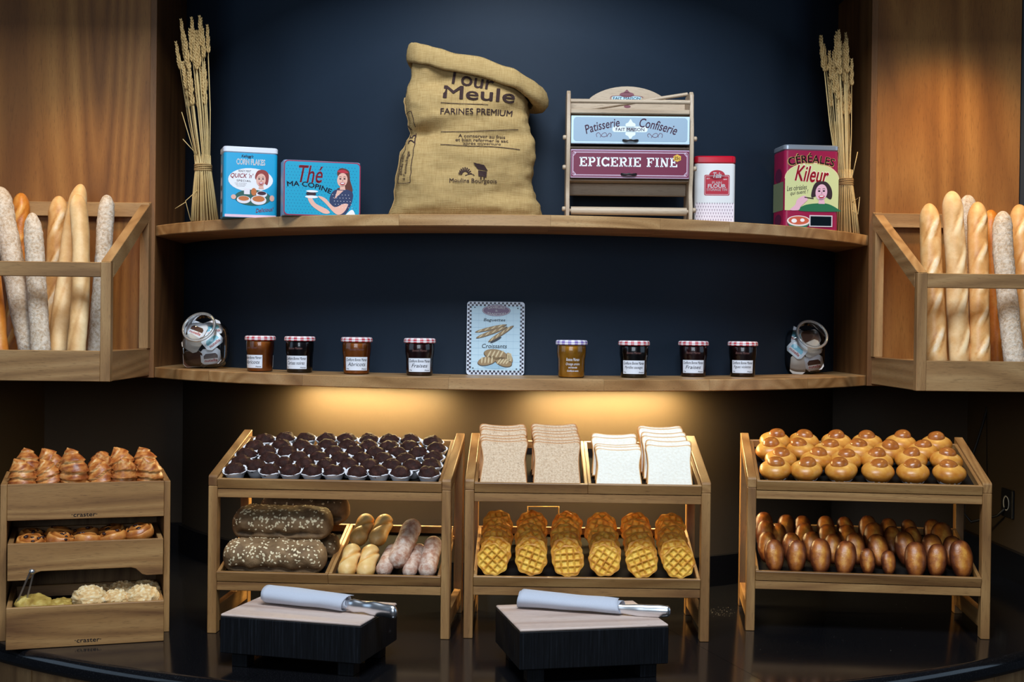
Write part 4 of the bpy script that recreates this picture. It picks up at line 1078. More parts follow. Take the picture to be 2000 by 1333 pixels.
def corn_tin():
    w, d, h = .142, .082, .188
    x, y = atY(484, 425, 3.575).x, 3.585
    t, _, _ = tin('cereal_tin', 'tall turquoise tin with a white lid beside the left wheat sheaf', (x, y, ZU + .0003), R(17), w, d, h, paint(24, 160, 206), paint(226, 226, 234, .35), .017, .010)
    k = w / 592; P = front_print(t, d, -w / 2, 0)
    g = lambda cx, cy: ((cx - 205) * k, (985 - cy) * k * 1.0)
    T = lambda b, cx, cy, ww, hh, **kw: text2d(b, *g(cx, cy), ww * k, hh * k, **kw)
    P('base_band', [rect2d(.004, .0015, w - .004, .0085)], paint(236, 200, 216))
    P('white_print', [ell2d(*g(500, 565), 245 * k, 130 * k), T('CORN FLAKES', 500, 368, 315, 68, bold=.045)], WHITE)
    P('dark_print', [T("Kellogg's", 462, 308, 130, 40, bold=.02, shear=.3), T('READY MIXT', 435, 470, 140, 22, bold=.01, shear=.25), T('SPECIAL', 425, 578, 155, 22, bold=.02, space=1.25)] + [T('fresh cereal flakes', 392, 605 + 16 * q, 130 - 20 * q, 9) for q in range(3)], paint(70, 22, 34))
    P('red_print', [T("QUICK 'n'", 405, 525, 250, 60, bold=.018, shear=.3), T('Delicious!', 655, 890, 200, 46, bold=.006, shear=.35, rot=R(8)), ell2d(*g(425, 775), 62 * k, 32 * k)], paint(186, 40, 60))
    hx, hy = g(612, 560); s_ = 100 * k
    P('tray_print', [ell2d(*g(525, 760), 200 * k, 88 * k)], paint(44, 92, 82))
    P('hair_print', [blob2d([(hx - .62 * s_, hy + .1 * s_), (hx - .4 * s_, hy + .95 * s_), (hx + .35 * s_, hy + 1.1 * s_), (hx + .85 * s_, hy + .6 * s_), (hx + .72 * s_, hy - .5 * s_), (hx + .3 * s_, hy - .3 * s_)])], paint(150, 56, 52))
    sk, lp, te, ey = face_shapes(hx, hy, s_)
    P('skin_print', sk + [ell2d(*g(315, 758), 28 * k, 26 * k), ell2d(*g(735, 760), 26 * k, 34 * k)], SKIN); P('lip_print', lp, LIP); P('feature_print', ey, DARKHAIR)
    P('bowl_print', te + [ell2d(*g(425, 785), 75 * k, 42 * k), ell2d(*g(588, 785), 85 * k, 52 * k), ell2d(*g(620, 720), 60 * k, 36 * k), rect2d(*g(428, 725), *g(492, 660))], paint(236, 226, 230))
    P('food_print', [ell2d(*g(425, 772), 58 * k, 26 * k), ell2d(*g(588, 772), 68 * k, 32 * k), ell2d(*g(535, 695), 30 * k, 42 * k)], paint(198, 112, 58)); P('jam_print', [ell2d(*g(622, 708), 48 * k, 20 * k)], paint(62, 22, 40))
    pf = Print([c for c in t.children if c.name.startswith('body')][0], lambda l: (lambda a, b: (-w / 2 - l, -a, b)))
    pf('side_print', [ell2d(-.005, .13 - .035 * q, .018, .014) for q in range(4)], paint(206, 196, 214)); pf('side_dark_print', [ell2d(-.004, .115 - .035 * q, .016, .007) for q in range(4)], paint(92, 38, 66))
corn_tin()
def tea_tin():
    w, d, h = .200, .075, .143; x, y = atY(624, 420, 3.485).x, 3.497
    t, _, _ = tin('tea_tin', 'flat turquoise dotted tin with a red rim', (x, y, ZU + .0003), R(15), w, d, h, paint(150, 170, 200, .35), None, 0, .012)
    k = w / 845; P = front_print(t, d, -w / 2, 0); g = lambda cx, cy: ((cx - 945) * k, (940 - cy) * k * .97)
    T = lambda b, cx, cy, ww, hh, **kw: text2d(b, *g(cx, cy), ww * k, hh * k, **kw)
    P('red_rim_print', [rrect2d(.0008, .0008, w - .0008, h - .0008, .011)], paint(150, 36, 70)); P('turquoise_print', [rrect2d(.0035, .0035, w - .0035, h - .0035, .0095)], paint(10, 156, 190))
    dots = []
    for i in range(24):
        for j in range(17):
            xx = .008 + i * .0082 + (.0041 if j % 2 else 0); zz = .008 + j * .0080
            if xx < w - .008 and zz < h - .007: dots.append(ell2d(xx, zz, .0012, .0012, 6))
    P('dot_print', dots, paint(6, 112, 150))
    P('red_print', [T('Thé', 1240, 470, 265, 190, bold=.012, shear=.28)], paint(160, 32, 52)); P('dark_print', [text2d('MA COPINE', *g(1225, 625), 490 * k, 56 * k, bold=.03, arc=.008, rot=R(-8))], paint(22, 44, 66))
    hx, hy = g(1585, 520); s_ = 115 * k
    P('hair_print', [blob2d([(hx - .5 * s_, hy + .5 * s_), (hx - .2 * s_, hy + 1.1 * s_), (hx + .6 * s_, hy + .9 * s_), (hx + .75 * s_, hy), (hx + 1.0 * s_, hy - .9 * s_), (hx + .75 * s_, hy - 1.25 * s_), (hx - .5 * s_, hy - .9 * s_), (hx + .1 * s_, hy - .5 * s_)])], HAIR)
    sk, lp, te, ey = face_shapes(hx, hy, s_ * .95)
    P('dress_print', [blob2d([g(1500, 640), g(1610, 625), g(1700, 660), g(1690, 780), g(1620, 910), g(1540, 915), g(1460, 830), g(1450, 720)])], paint(44, 56, 92))
    P('skin_print', sk + [blob2d([g(1210, 745), g(1250, 735), g(1300, 800), g(1420, 860), g(1450, 900), g(1380, 905), g(1260, 830)]), blob2d([g(1320, 715), g(1400, 735), g(1500, 830), g(1600, 790), g(1650, 800), g(1600, 890), g(1520, 910), g(1400, 790)]), poly2d([g(1530, 640), g(1600, 640), g(1500, 740)])], SKIN)
    P('lip_print', lp + [blob2d([g(1530, 420), g(1600, 405), g(1650, 440), g(1560, 440)])], LIP); P('feature_print', ey + [ell2d(*g(1245, 690), 55 * k, 22 * k)], paint(50, 24, 36))
    P('white_print', te + [ell2d(*g(1250, 725), 70 * k, 16 * k), ell2d(*g(1255, 662), 65 * k, 12 * k), blob2d([g(1620, 935), g(1680, 860), g(1715, 870), g(1725, 935)])] + [ell2d(*g(1480 + 35 * (q % 6) + 10 * (q // 6), 690 + 36 * (q // 6)), 4 * k, 4 * k, 6) for q in range(30)], WHITE)
tea_tin()
def flour_tin():
    w, d, h = .106, .095, .174; x, y = atY(1395, 434, 3.50).x, 3.525
    t, _, _ = tin('flour_tin', 'white tin with a red lid and red badge', (x, y, ZU + .0003), R(-4), w, d, h, paint(226, 224, 222, .35), paint(196, 14, 40, .3), .020, .010)
    k = w / 320; P = front_print(t, d, -w / 2, 0); g = lambda cx, cy: ((cx - 1228) * k, (1225 - cy) * k)
    T = lambda b, cx, cy, ww, hh, **kw: text2d(b, *g(cx, cy), ww * k, hh * k, **kw)
    tri = []
    for r_ in range(6):
        for c in range(16):
            xx = .0035 + c * .0066 + (.0033 if r_ % 2 else 0); zz = .0025 + r_ * .0085
            if xx < w - .004: tri.append(poly2d([(xx - .0016, zz + .0062), (xx, zz), (xx + .0016, zz + .0062)]))
    P('pink_band', [rect2d(.003, .0012, w - .003, .049)], paint(238, 222, 226)); P('wedge_print', tri, paint(150, 128, 140))
    P('red_badge', [rrect2d(*g(1303, 1012), *g(1503, 850), .004), ell2d(*g(1403, 852), 62 * k, 40 * k)], paint(176, 20, 44))
    P('white_print', [frame2d(*g(1310, 1005), *g(1496, 858), .003, .0007), T('Tala', 1405, 852, 66, 44, bold=.02, shear=.3), T('PLAIN', 1403, 912, 74, 20, bold=.01), T('FLOUR', 1403, 938, 142, 30, bold=.03), T('STORAGE TIN', 1403, 967, 160, 20, bold=.01), T('EST', 1335, 880, 24, 9), T('1899', 1468, 886, 28, 9)], WHITE)
flour_tin()
def cereal_tin():
    w, d, h = .157, .105, .238; x, y = atY(1574, 448, 3.745).x, 3.757
    t, _, _ = tin('cereal_tin', 'tall maroon and green tin beside the right wheat sheaf', (x, y, ZU + .0003), R(5), w, d, h, paint(150, 24, 66, .35), paint(170, 178, 190, .3, .6), .016, .012)
    k = w / 298; P = front_print(t, d, -w / 2, 0); g = lambda cx, cy: ((cx - 190) * k, (1195 - cy) * k * .985)
    T = lambda b, cx, cy, ww, hh, **kw: text2d(b, *g(cx, cy), ww * k, hh * k, **kw)
    P('green_print', [poly2d([g(194, 1090)] + [g(486, 1090)] + [(g(340, 0)[0] + 146 * k * math.cos(R(a)), g(0, 920)[1] + 82 * k * math.sin(R(a))) for a in range(0, 181, 12)])], paint(206, 210, 150))
    P('white_print', [poly2d([(g(340, 0)[0] + 149 * k * math.cos(R(a)), g(0, 918)[1] + 86 * k * math.sin(R(a))) for a in range(0, 181, 12)] + [(g(340, 0)[0] + 146 * k * math.cos(R(a)), g(0, 920)[1] + 82 * k * math.sin(R(a))) for a in range(180, -1, -12)])], paint(226, 206, 160))
    P('gold_print', [text2d('CÉRÉALES', *g(334, 828), 262 * k, 60 * k, bold=.035, arc=.010)], paint(214, 170, 108)); P('dark_print', [text2d('CÉRÉALES', *g(336, 826), 254 * k, 52 * k, bold=.012, arc=.010), T('Les céréales', 258, 968, 110, 26, shear=.35, rot=R(6)), T('qui tuent !', 272, 995, 100, 26, shear=.35, rot=R(8))], paint(40, 18, 26))
    P('white_edge_print', [T('Kileur', 342, 892, 190, 92, bold=.05, shear=.25, rot=R(-4))], paint(240, 226, 206)); P('red_print', [T('Kileur', 340, 894, 184, 86, bold=.022, shear=.25, rot=R(-4))], paint(196, 34, 56))
    hx, hy = g(392, 990); s_ = 52 * k
    P('dress_print', [blob2d([g(275, 1092), g(300, 1062), g(370, 1050), g(430, 1052), g(484, 1078), g(484, 1092)])], paint(40, 110, 74))
    P('hair_print', [blob2d([(hx - 1.0 * s_, hy - .55 * s_), (hx - .95 * s_, hy + .3 * s_), (hx - .55 * s_, hy + 1.0 * s_), (hx + .4 * s_, hy + 1.1 * s_), (hx + .95 * s_, hy + .6 * s_), (hx + 1.15 * s_, hy - .1 * s_), (hx + .95 * s_, hy - .7 * s_), (hx, hy - .2 * s_)])], DARKHAIR)
    sk, lp, te, ey = face_shapes(hx, hy, s_ * 1.18)
    P('skin_print', sk + [blob2d([g(222, 1088), g(250, 1060), g(262, 1030), g(300, 1010), g(318, 1030), g(300, 1050), g(280, 1070), g(268, 1088)])], paint(226, 178, 196)); P('lip_print', lp, LIP); P('feature_print', ey + [stroke2d([g(300, 1018), g(350, 1025)], 5 * k)], DARKHAIR)
    P('tooth_print', te, WHITE)
    P('bowl_print', [ell2d(*g(270, 1148), 62 * k, 40 * k, a0=PI, a1=2 * PI)], paint(52, 116, 92)); P('bowl_rim_print', [ell2d(*g(270, 1146), 64 * k, 28 * k)], paint(228, 216, 214)); P('food_print', [ell2d(*g(270, 1144), 56 * k, 22 * k)], paint(196, 92, 66)); P('egg_print', [ell2d(*g(245, 1146), 15 * k, 11 * k), ell2d(*g(290, 1142), 12 * k, 9 * k)], WHITE)
    P('window_edge', [rect2d(*g(328, 1176), *g(454, 1114))], paint(206, 200, 206, .3)); P('window_glass', [rect2d(*g(334, 1171), *g(448, 1120))], paint(14, 24, 30, .08))
    pf = Print([c for c in t.children if c.name.startswith('body')][0], lambda l: (lambda a, b: (-w / 2 - l, -a, b)))
    pf('side_green_print', [rect2d(-.046, .055, .046, .135)], paint(120, 128, 96)); pf('side_dark_print', [ell2d(-.0, .155, .030, .02), ell2d(0, .03, .03, .016)], paint(92, 30, 60))
cereal_tin()

# ------------------------------------------------------------------ little chest of drawers with paper rolls
def slab_text(word, cx, cz, width, height):
    """slab-serif capitals"""
    st, sf, ser = .20, .13, .10      # stem width, thin stroke, serif overhang (of the cap height)
    def E(x, wd, mid=True, low=True):
        o = [rect2d(x + ser, 0, x + ser + st, 1), rect2d(x, 0, x + ser * 2 + st, sf), rect2d(x, 1 - sf, x + wd, 1), rect2d(x + wd - sf, .70, x + wd, 1 - sf)]
        o += [rect2d(x + ser + st, .45, x + wd * .72, .45 + sf), rect2d(x + wd * .62, .36, x + wd * .72, .45 + sf * 1.7)] if mid else []
        if low: o += [rect2d(x + ser * 2 + st, 0, x + wd, sf), rect2d(x + wd - sf, sf, x + wd, .30)]
        return o
    def I(x, wd): return [rect2d(x + ser, 0, x + ser + st, 1), rect2d(x, 0, x + ser * 2 + st, sf), rect2d(x, 1 - sf, x + ser * 2 + st, 1)]
    def arcs(cx_, cy_, rx, ry, a0, a1, wd): return stroke2d([(cx_ + rx * math.cos(R(a)), cy_ + ry * math.sin(R(a))) for a in range(a0, a1 + 1, 10)], wd)
    def P(x, wd): return I(x, wd) + [rect2d(x + ser + st, 1 - sf, x + wd * .6, 1), rect2d(x + ser + st, .42, x + wd * .6, .42 + sf), arcs(x + wd * .58, .71, wd * .30, .225, -90, 90, .18)]
    def Rr(x, wd): return P(x, wd * .95) + [poly2d([(x + wd * .45, .45), (x + wd * .66, .45), (x + wd * .95, 0), (x + wd * .72, 0)]), rect2d(x + wd * .70, 0, x + wd * 1.05, sf)]
    def Cc(x, wd): return [arcs(x + wd * .5, .5, wd * .40, .42, 40, 320, .19), rect2d(x + wd - sf * 1.2, .66, x + wd, .98), rect2d(x + wd - sf * 1.2, .02, x + wd, .30)]
    def Nn(x, wd): return [rect2d(x + ser, 0, x + ser + sf, 1), rect2d(x + wd - ser - sf, 0, x + wd - ser, 1), poly2d([(x + .02, 1), (x + .25, 1), (x + wd - ser, 0), (x + wd - ser - .22, 0)]), rect2d(x, 0, x + ser * 2 + sf, sf), rect2d(x + wd - 2 * ser - sf, 1 - sf, x + wd, 1)]
    wds = {'E': .80, 'I': .40, 'P': .78, 'R': .86, 'C': .84, 'N': .92, 'F': .78, ' ': .38}; x = 0; sh = []
    for ch in word:
        wd = wds[ch]
        if ch == 'E': sh += E(x, wd)
        elif ch == 'F': sh += E(x, wd, True, False)
        elif ch == 'I': sh += I(x, wd)
        elif ch == 'P': sh += P(x, wd)
        elif ch == 'R': sh += Rr(x, wd)
        elif ch == 'C': sh += Cc(x, wd)
        elif ch == 'N': sh += Nn(x, wd)
        x += wd + .13
    tot = x - .13
    return [([(cx + (a / tot - .5) * width, cz + (b - .5) * height) for a, b in v], f) for v, f in sh]
def drawer_rack():
    K = 1 / 3140; yf = 3.405; x0 = atY(1229, 424, yf).x
    t = thing('drawer_rack', 'pale wooden kitchen rack with two painted drawers', 'kitchen rack', (x0, yf, ZU + .0003), R(-1.5))
    g = lambda cx, cy: ((cx - 705) * K, (1203 - cy) * K)
    hwid = .158; D = .125
    for s_ in (-1, 1):
        pts = [(.012, 0), (.105, 0), (.118, .02), (.100, .06), (.108, .11), (.12, .18), (.12, .30), (.105, .325), (.075, .330), (.055, .315), (.05, .29), (.03, .255), (.012, .22), (.004, .17), (.004, .12), (.018, .09), (.022, .06), (.004, .03)]
        pts = [(.006, 0), (.118, 0), (.120, .10), (.120, .322), (.112, .331), (.028, .331), (.016, .322), (.012, .27), (.003, .235), (.000, .17), (.003, .115), (.014, .085), (.014, .06), (.004, .03)]
        xx = s_ * hwid - (.005 if s_ > 0 else .005)
        prism('side_panel', pts, .010, PALEWOOD, t, 'yz', xx, .0012, 2, True)
        for cyy in (550, 790, 1125):
            V, F = lathe([(.005, 0), (.0062, .001), (.0062, .007), (.004, .009)], 14); V = [(s_ * (hwid + .0052 + z), .012 + x, (1203 - cyy) * K + y) for x, y, z in V]; mo('peg', V, F, PALEWOOD, t, sharp=40)
    arch = [(-.1525, .262), (.1525, .262), (.1525, .325)] + [(.10 * math.cos(R(q)), .325 + .034 * (.5 - .5 * math.cos(R(2 * q))) ** .8) for q in range(0, 181, 9)] + [(-.1525, .325)]
    bp_ = prism('back_panel', arch, .006, PALEWOOD, t, 'xz', .112, .0006, 0)
    PP = Print(bp_, lambda l: face_map(.112, l)); gb = lambda cx, cy: ((cx - 705) * K, (1203 - cy) * K + .015)
    PP('badge_blue', [rrect2d(gb(580, 242)[0], gb(580, 242)[1], gb(818, 205)[0], gb(818, 205)[1], .003)], paint(178, 212, 224)); PP('badge_red', [ell2d(*gb(700, 192), 60 * K, 22 * K), poly2d([gb(670, 178), gb(730, 178), gb(700, 148)]), stroke2d(curve2d([gb(565, 238), gb(572, 208), gb(640, 202), gb(760, 202), gb(822, 208), gb(836, 218)]), 5 * K), ell2d(*gb(705, 290), 28 * K, 12 * K)], paint(120, 60, 72)); PP('lettering', [text2d('FAIT MAISON', *gb(700, 223), 225 * K, 24 * K, bold=.02)], paint(46, 72, 96))
    def dowel(name, p0, p1, r, n=12):
        V, F = loft(tube_rings([p0, p1], r, n)); o = mo(name, V, F, PALEWOOD, t, sharp=50); set_gc(o.data, 0); return o
    e = hwid - .0052
    dowel('rod', (-e, .014, .302), (e, .014, .302), .0055)
    board('front_bar', -e, e, .008, .020, .270, .282, PALEWOOD, t, .002)
    dowel('loose_rod', (-.10, .052, .2885), (.150, .040, .3275), .0048)
    board('shelf_board', -e, e, .0205, .1115, .270, .276, PALEWOOD, t, .0006)
    board('lower_bar', -e, e, .070, .084, .066, .098, PALEWOOD, t, .002)
    board('divider', -e, e, .02, .118, .1815, .187, PALEWOOD, t, .0006); board('divider', -e, e, .02, .118, .0985, .1025, PALEWOOD, t, .0006)
    dowel('paper_roll_rod', (-e + .004, .022, .0215), (e - .004, .022, .0215), .0105, 20)
    for s_ in (-1, 1): dowel('rod_pin', (s_ * (e - .0038), .022, .0215), (s_ * e, .022, .0215), .005)
    for nm, z0, z1, col, edge in (('blue', .1915, .2625, (150, 172, 190), (196, 220, 232)), ('maroon', .1035, .1765, (112, 22, 56), (190, 160, 186))):
        wd = .1515; dr = board('drawer', -wd, wd, -.002, .009, z0, z1, paint(*edge), t, .001)
        board('drawer_box', -wd + .004, wd - .004, .0092, .108, z0 + .003, z1 - .012, PALEWOOD, dr, .0008)
        Q = Print(dr, lambda l: face_map(-.002, l)); H = z1 - z0
        if nm == 'blue':
            Q('panel_print', [rrect2d(-wd + .006, z0 + .006, wd - .006, z1 - .004, .008)], paint(*col)); Q('scroll_print', [frame2d(-wd + .0035, z0 + .0035, wd - .0035, z1 - .0025, .006, .0008)] + [blob2d([(0 + 46 * K * math.cos(R(a)) * (1 if q % 2 else .75), g(0, 485)[1] + 82 * K * math.sin(R(a)) * (1 if q % 2 else .8)) for q, a in enumerate(range(0, 360, 30))]), rrect2d(g(560, 0)[0], g(0, 507)[1], g(842, 0)[0], g(0, 462)[1], .006)], paint(226, 236, 240))
            Q('lettering', [text2d('Patisserie', *g(478, 462), 285 * K, 72 * K, bold=.012, shear=.2, rot=R(13), arc=.003), text2d('Confiserie', *g(928, 462), 310 * K, 76 * K, bold=.012, shear=.2, rot=R(-12), arc=.003), text2d('FAIT MAISON', *g(702, 486), 230 * K, 27 * K, bold=.02)] +
              [stroke2d(curve2d([g(sx * 0 + cx0 + sx * q[0], 530 + q[1]) for q in ((-55, 20), (-60, -5), (-40, -15), (-20, 10), (0, 18), (25, 8), (45, -12), (60, 0), (50, 18))]), 4.5 * K) for cx0, sx in ((492, 1), (902, -1))] + [stroke2d(curve2d([g(cx0 + q[0], 530 + q[1]) for q in ((-30, 22), (-10, -8), (15, -14), (28, 18))]), 4 * K) for cx0 in (492, 902)], paint(92, 58, 84))
        else:
            Q('panel_print', [rrect2d(-wd + .001, z0 + .003, wd - .001, z1 - .003, .001)], paint(*col)); Q('line_print', [frame2d(-wd + .006, z0 + .008, wd - .006, z1 - .008, .008, .0011), frame2d(-wd + .004, z0 + .006, wd - .004, z1 - .006, .005, .0006)] + [stroke2d(curve2d([(sx * (wd - .005), zz), (sx * (wd - .013), zz + sz * .001), (sx * (wd - .010), zz + sz * .006), (sx * (wd - .006), zz + sz * .010)]), .0011) for sx in (-1, 1) for zz, sz in ((z0 + .007, 1), (z1 - .007, -1))], paint(224, 200, 220))
            Q('lettering', slab_text('EPICERIE FINE', *g(692, 748), 785 * K, 74 * K), WHITE)
            Q('price_tag', [blob2d([(g(1083, 0)[0] + 34 * K * math.cos(R(a)) * (1 if q % 2 else .85), g(0, 712)[1] + 30 * K * math.sin(R(a)) * (1 if q % 2 else .85)) for q, a in enumerate(range(0, 360, 30))])], paint(222, 172, 60)); Q('price_lettering', [text2d('25c', *g(1083, 712), 46 * K, 24 * K, bold=.02)], INK)
        zc = g(0, 573)[1] if nm == 'blue' else g(0, 845)[1]; xc = 0 if nm == 'blue' else -.003
        V, F = loft(tube_rings([(xc - .019, -.0022, zc), (xc - .014, -.006, zc - .001), (xc - .006, -.0085, zc - .0015), (xc, -.009, zc), (xc + .006, -.0085, zc - .0015), (xc + .014, -.006, zc - .001), (xc + .019, -.0022, zc)], [.0032, .0034, .0022, .0030, .0022, .0034, .0032], 8))
        mo('handle', V, F, BLACK, dr)
drawer_rack()

# ------------------------------------------------------------------ wheat sheaves
def ear_mesh(seed):
    parts = []; L = .078; n = 11
    def grain(c, ax, l, r):
        rings = [];
        for q in range(5):
            u = q / 4; rr = r * math.sin(PI * (u * .92 + .06)); p = Vector(c) + ax * (l * (u - .5)); s = ax.orthogonal().normalized(); w_ = ax.cross(s)
            rings.append([tuple(p + s * rr * math.cos(2 * PI * k / 6) + w_ * rr * math.sin(2 * PI * k / 6)) for k in range(6)])
        return loft(rings)
    for i in range(n):
        z = .004 + i * L / n
        for k in range(3):
            a = k * 2 * PI / 3 + i * .55 + seed; tp = 1 - .5 * (i / n) ** 2; d = Vector((math.cos(a) * .42, math.sin(a) * .42, 1)).normalized()
            parts.append(grain((math.cos(a) * .0034 * tp, math.sin(a) * .0034 * tp, z + .004), d, .0125 * tp + .002, .0026 * tp + .0004))
    for k in range(0):
        a = k * 1.3 + seed; p0 = Vector((0, 0, L * .8)); p1 = Vector((math.cos(a) * .008, math.sin(a) * .008, L + .016))
        parts.append(loft(tube_rings([p0, p1], [.0004, .0002], 3)))
    V, F = join(parts); return mesh('ear', V, F, EAR)
EARS = [ear_mesh(k * 1.1) for k in range(3)]
def sheaf(label, foot, lean, seed, n=36, H=.56, strays=()):
    rnd = random.Random(seed)
    t = thing('wheat_sheaf', label, 'wheat sheaf', foot)
    SP = []; zt = .150
    for q in range(n):
        a = rnd.uniform(0, 2 * PI); r = math.sqrt(rnd.random()); ca, sa = math.cos(a) * r, math.sin(a) * r
        h = H * rnd.uniform(.56, .88) if q % 3 else H * rnd.uniform(.74, .88)
        b = Vector((ca * .036 + .006, sa * .030, rnd.uniform(.001, .006))); m = Vector((ca * .019, sa * .019, zt)); tx = Vector((lean * (h - zt) / (H - zt) + ca * .064 * (h / H) ** 1.2, sa * .036, h)); mid = m.lerp(tx, .5) + Vector((ca * .004, 0, 0))
        SP.append(loft(tube_rings([b, m, mid, tx], [.0017, .0015, .0012, .0009], 5)))
        if q < 34:
            d = (tx - mid).normalized(); o = obj('ear', EARS[q % 3], t); mm = d.to_track_quat('Z', 'Y').to_matrix().to_4x4(); mm = mm @ Matrix.Rotation(rnd.uniform(0, 6), 4, 'Z') @ Matrix.Scale(rnd.uniform(.95, 1.2), 4); mm.translation = tx - d * .002; o.matrix_local = mm
    for q in range(26):
        a = 2 * PI * q / 26; SP.append(loft(tube_rings([(math.cos(a) * .037 + .006, math.sin(a) * .031, .0012), (math.cos(a) * .030 + .003, math.sin(a) * .026, .07), (math.cos(a) * .0205, math.sin(a) * .0205, zt), (math.cos(a) * .022 + lean * .05, math.sin(a) * .021, zt + .035)], [.0020, .0019, .0017, .0008], 5)))
    V, F = join(SP); so = mo('stalks', V, F, STRAW, t); so['kind'] = 'stuff'
    parts = []
    for w_ in range(4): parts.append(loft(tube_rings([(.0228 * math.cos(2 * PI * k / 24), .0228 * math.sin(2 * PI * k / 24), zt - .006 + w_ * .0042 + .002 * math.sin(2 * PI * k / 24 + w_)) for k in range(25)], .0021, 6)))
    V, F = join(parts); mo('twine_band', V, F, TWINE, t)
    for pts in strays:
        V, F = loft(tube_rings(pts, .0011, 5)); mo('stray_stalk', V, F, STRAW, t)
    return t
sheaf('dried wheat sheaf beside the turquoise tin', (atY(394, 431, 3.70).x, 3.712, ZU + .0003), -.048, 4, strays=[[(-.015, -.02, .17), (-.055, -.025, .30)], [(-.014, -.02, .185), (-.05, -.03, .225)], [(-.010, -.026, .085), (-.040, -.034, .055), (-.026, -.036, .003)], [(-.039, -.034, .052), (-.068, -.036, .033)]])
sheaf('dried wheat sheaf beside the maroon tin', (atY(1653, 455, 3.82).x - .003, 3.832, ZU + .0003), -.022, 9, H=.585, strays=[[(.015, -.02, .16), (.030, -.02, .235)], [(.016, -.022, .09), (.036, -.026, .105), (.032, -.026, .055), (.016, -.022, .066)]])

# ------------------------------------------------------------------ lower shelf: jam jars
JW = {}
def jar_geo():
    prof = [(.0290, 0), (.0325, .0012), (.0338, .004), (.0345, .020), (.0352, .046), (.0372, .056), (.0378, .066), (.0378, .079), (.0366, .084), (.0358, .0865)]
    def facet(p, a):
        z = p[2]; k = 1.0
        if z > .05: k = 1 - .014 * (.5 - .5 * math.cos(10 * a))
        return (p[0] * k, p[1] * k, z)
    V, F = lathe(prof, 40, True, False, facet); JW['glass'] = mesh('glass', V, F, JARGLASS, sharp=50)
    prof2 = [(r - .0016, z + .0016) for r, z in prof[:-1]] + [(.0345, .083)]
    JW['fill'] = lathe(prof2, 40, True, True, facet)
    lp = [(.0385, .0845), (.0412, .0853), (.0416, .088), (.0414, .0925), (.0398, .0955), (.0375, .0968), (.0365, .0962), (.012, .0966), (.0005, .0967)]
    V, F = lathe(lp, 60, True, True); JW['lid'] = (V, F)
jar_geo()
def lid_mesh(mat):
    V, F = JW['lid']; me = mesh('lid', V, F, mat, sharp=60); g = []
    for x, y, z in V:
        r = math.hypot(x, y); a = math.atan2(y, x)
        g += [a * 15 / (2 * PI) * 1.0 + .25, (z * 150 if r > .037 else r * 150), 0] if r > .037 else [x * 90, y * 90, 0]
    at = me.attributes.new('gc', 'FLOAT_VECTOR', 'POINT'); at.data.foreach_set('vector', g); return me
LIDR, LIDP = lid_mesh(LIDRED), lid_mesh(LIDPURPLE)
def jar_r(z): return lerp_tab([(0, .0338), (.02, .0345), (.046, .0352), (.056, .0372), (.08, .0378)], z)
LABELP = paint(228, 232, 242, .5); SCRIPT = paint(30, 26, 40, .5)
def jam_jar(px, py, col, label, fruit, rot=0.0, purple=False, side_label=False):
    p = atZ(px, py, ZL); p = Vector((p.x, p.y + .030, ZL + .0003)); yw = wall_y(p.x) - .046
    p.y = min(p.y, yw)
    t = thing('jam_jar', label, 'jam jar', p, math.atan2(p.x - CAM.x, p.y) * -1 + rot, 'jam jars on the lower shelf')
    jm = jam('jam_%s' % fruit.split()[0], col); gl = obj('glass', JW['glass'], t)
    V, F = JW['fill']; mo('jam', V, F, jm, t); obj('lid', LIDP if purple else LIDR, t, rot=(0, 0, random.uniform(0, 1)))
    def wrap(lift, off=0.0):
        return lambda a, z: ((jar_r(z) + lift) * math.sin(a / .0348 + off), -(jar_r(z) + lift) * math.cos(a / .0348 + off), z)
    def patch(x0, x1, z0, z1, m, lift, nm, par, off=0.0):
        n = 16; V = []; f = wrap(lift, off)
        for i in range(n + 1):
            x = x0 + (x1 - x0) * i / n; V += [f(x, z0), f(x, z1)]
        return mo(nm, V, [(2 * i, 2 * i + 2, 2 * i + 3, 2 * i + 1) for i in range(n)], m, par)
    if not purple:
        lb = patch(-.0315, .0315, .0105, .0455, LABELP, .0003, 'paper_label', t)
        sh = [text2d('Confiture Bonne Maman', 0, .0385, .058, .0075, bold=.008, shear=.35), text2d(fruit, 0, .0265, min(.050, .0062 * len(fruit)), .0095, bold=.006, shear=.3), text2d('France', .021, .0145, .015, .0034, bold=.02, shear=.3), text2d('370g', -.025, .0145, .008, .003, bold=.02)]
        decal('lettering', sh, SCRIPT, lb, wrap(.0005))
        decal('glass_relief', [text2d('Bonne Maman', 0, .0655, .036, .006, shear=.3)], JEMB, t, wrap(.0006))
        if side_label: patch(-.0100, .0100, .0115, .0445, LABELP, .0003, 'back_label', t, side_label)
    else:
        decal('lettering', [text2d('Bonne Maman', .004, .0475, .034, .008, bold=.01, shear=.3), text2d('Orange amère', .004, .0350, .036, .009, bold=.01, shear=.3), text2d('INTENSE', .004, .0265, .022, .004, bold=.02), text2d('Confiture extra', .004, .0185, .030, .005, bold=.02, shear=.3)], WHITE, t, wrap(.0006))
JEMB = paint(120, 84, 80, .3)
jam_jar(504, 727, S(190, 106, 32), 'apricot jam jar with its label turned left', 'Abricots', R(-42), side_label=2.35)
jam_jar(582, 729, S(20, 10, 16), 'near-black jam jar second from left, label turned left', 'Cerises noires', R(-20), side_label=2.2)
jam_jar(694, 732, S(200, 114, 36), 'orange apricot jam jar with label facing forward', 'Abricots')
jam_jar(818, 735, S(60, 12, 14), 'dark red jam jar just left of the picture plate', 'Fraises')
jam_jar(1117, 739, S(246, 166, 34), 'yellow marmalade jar with a purple checked lid', 'Orange', 0, True)
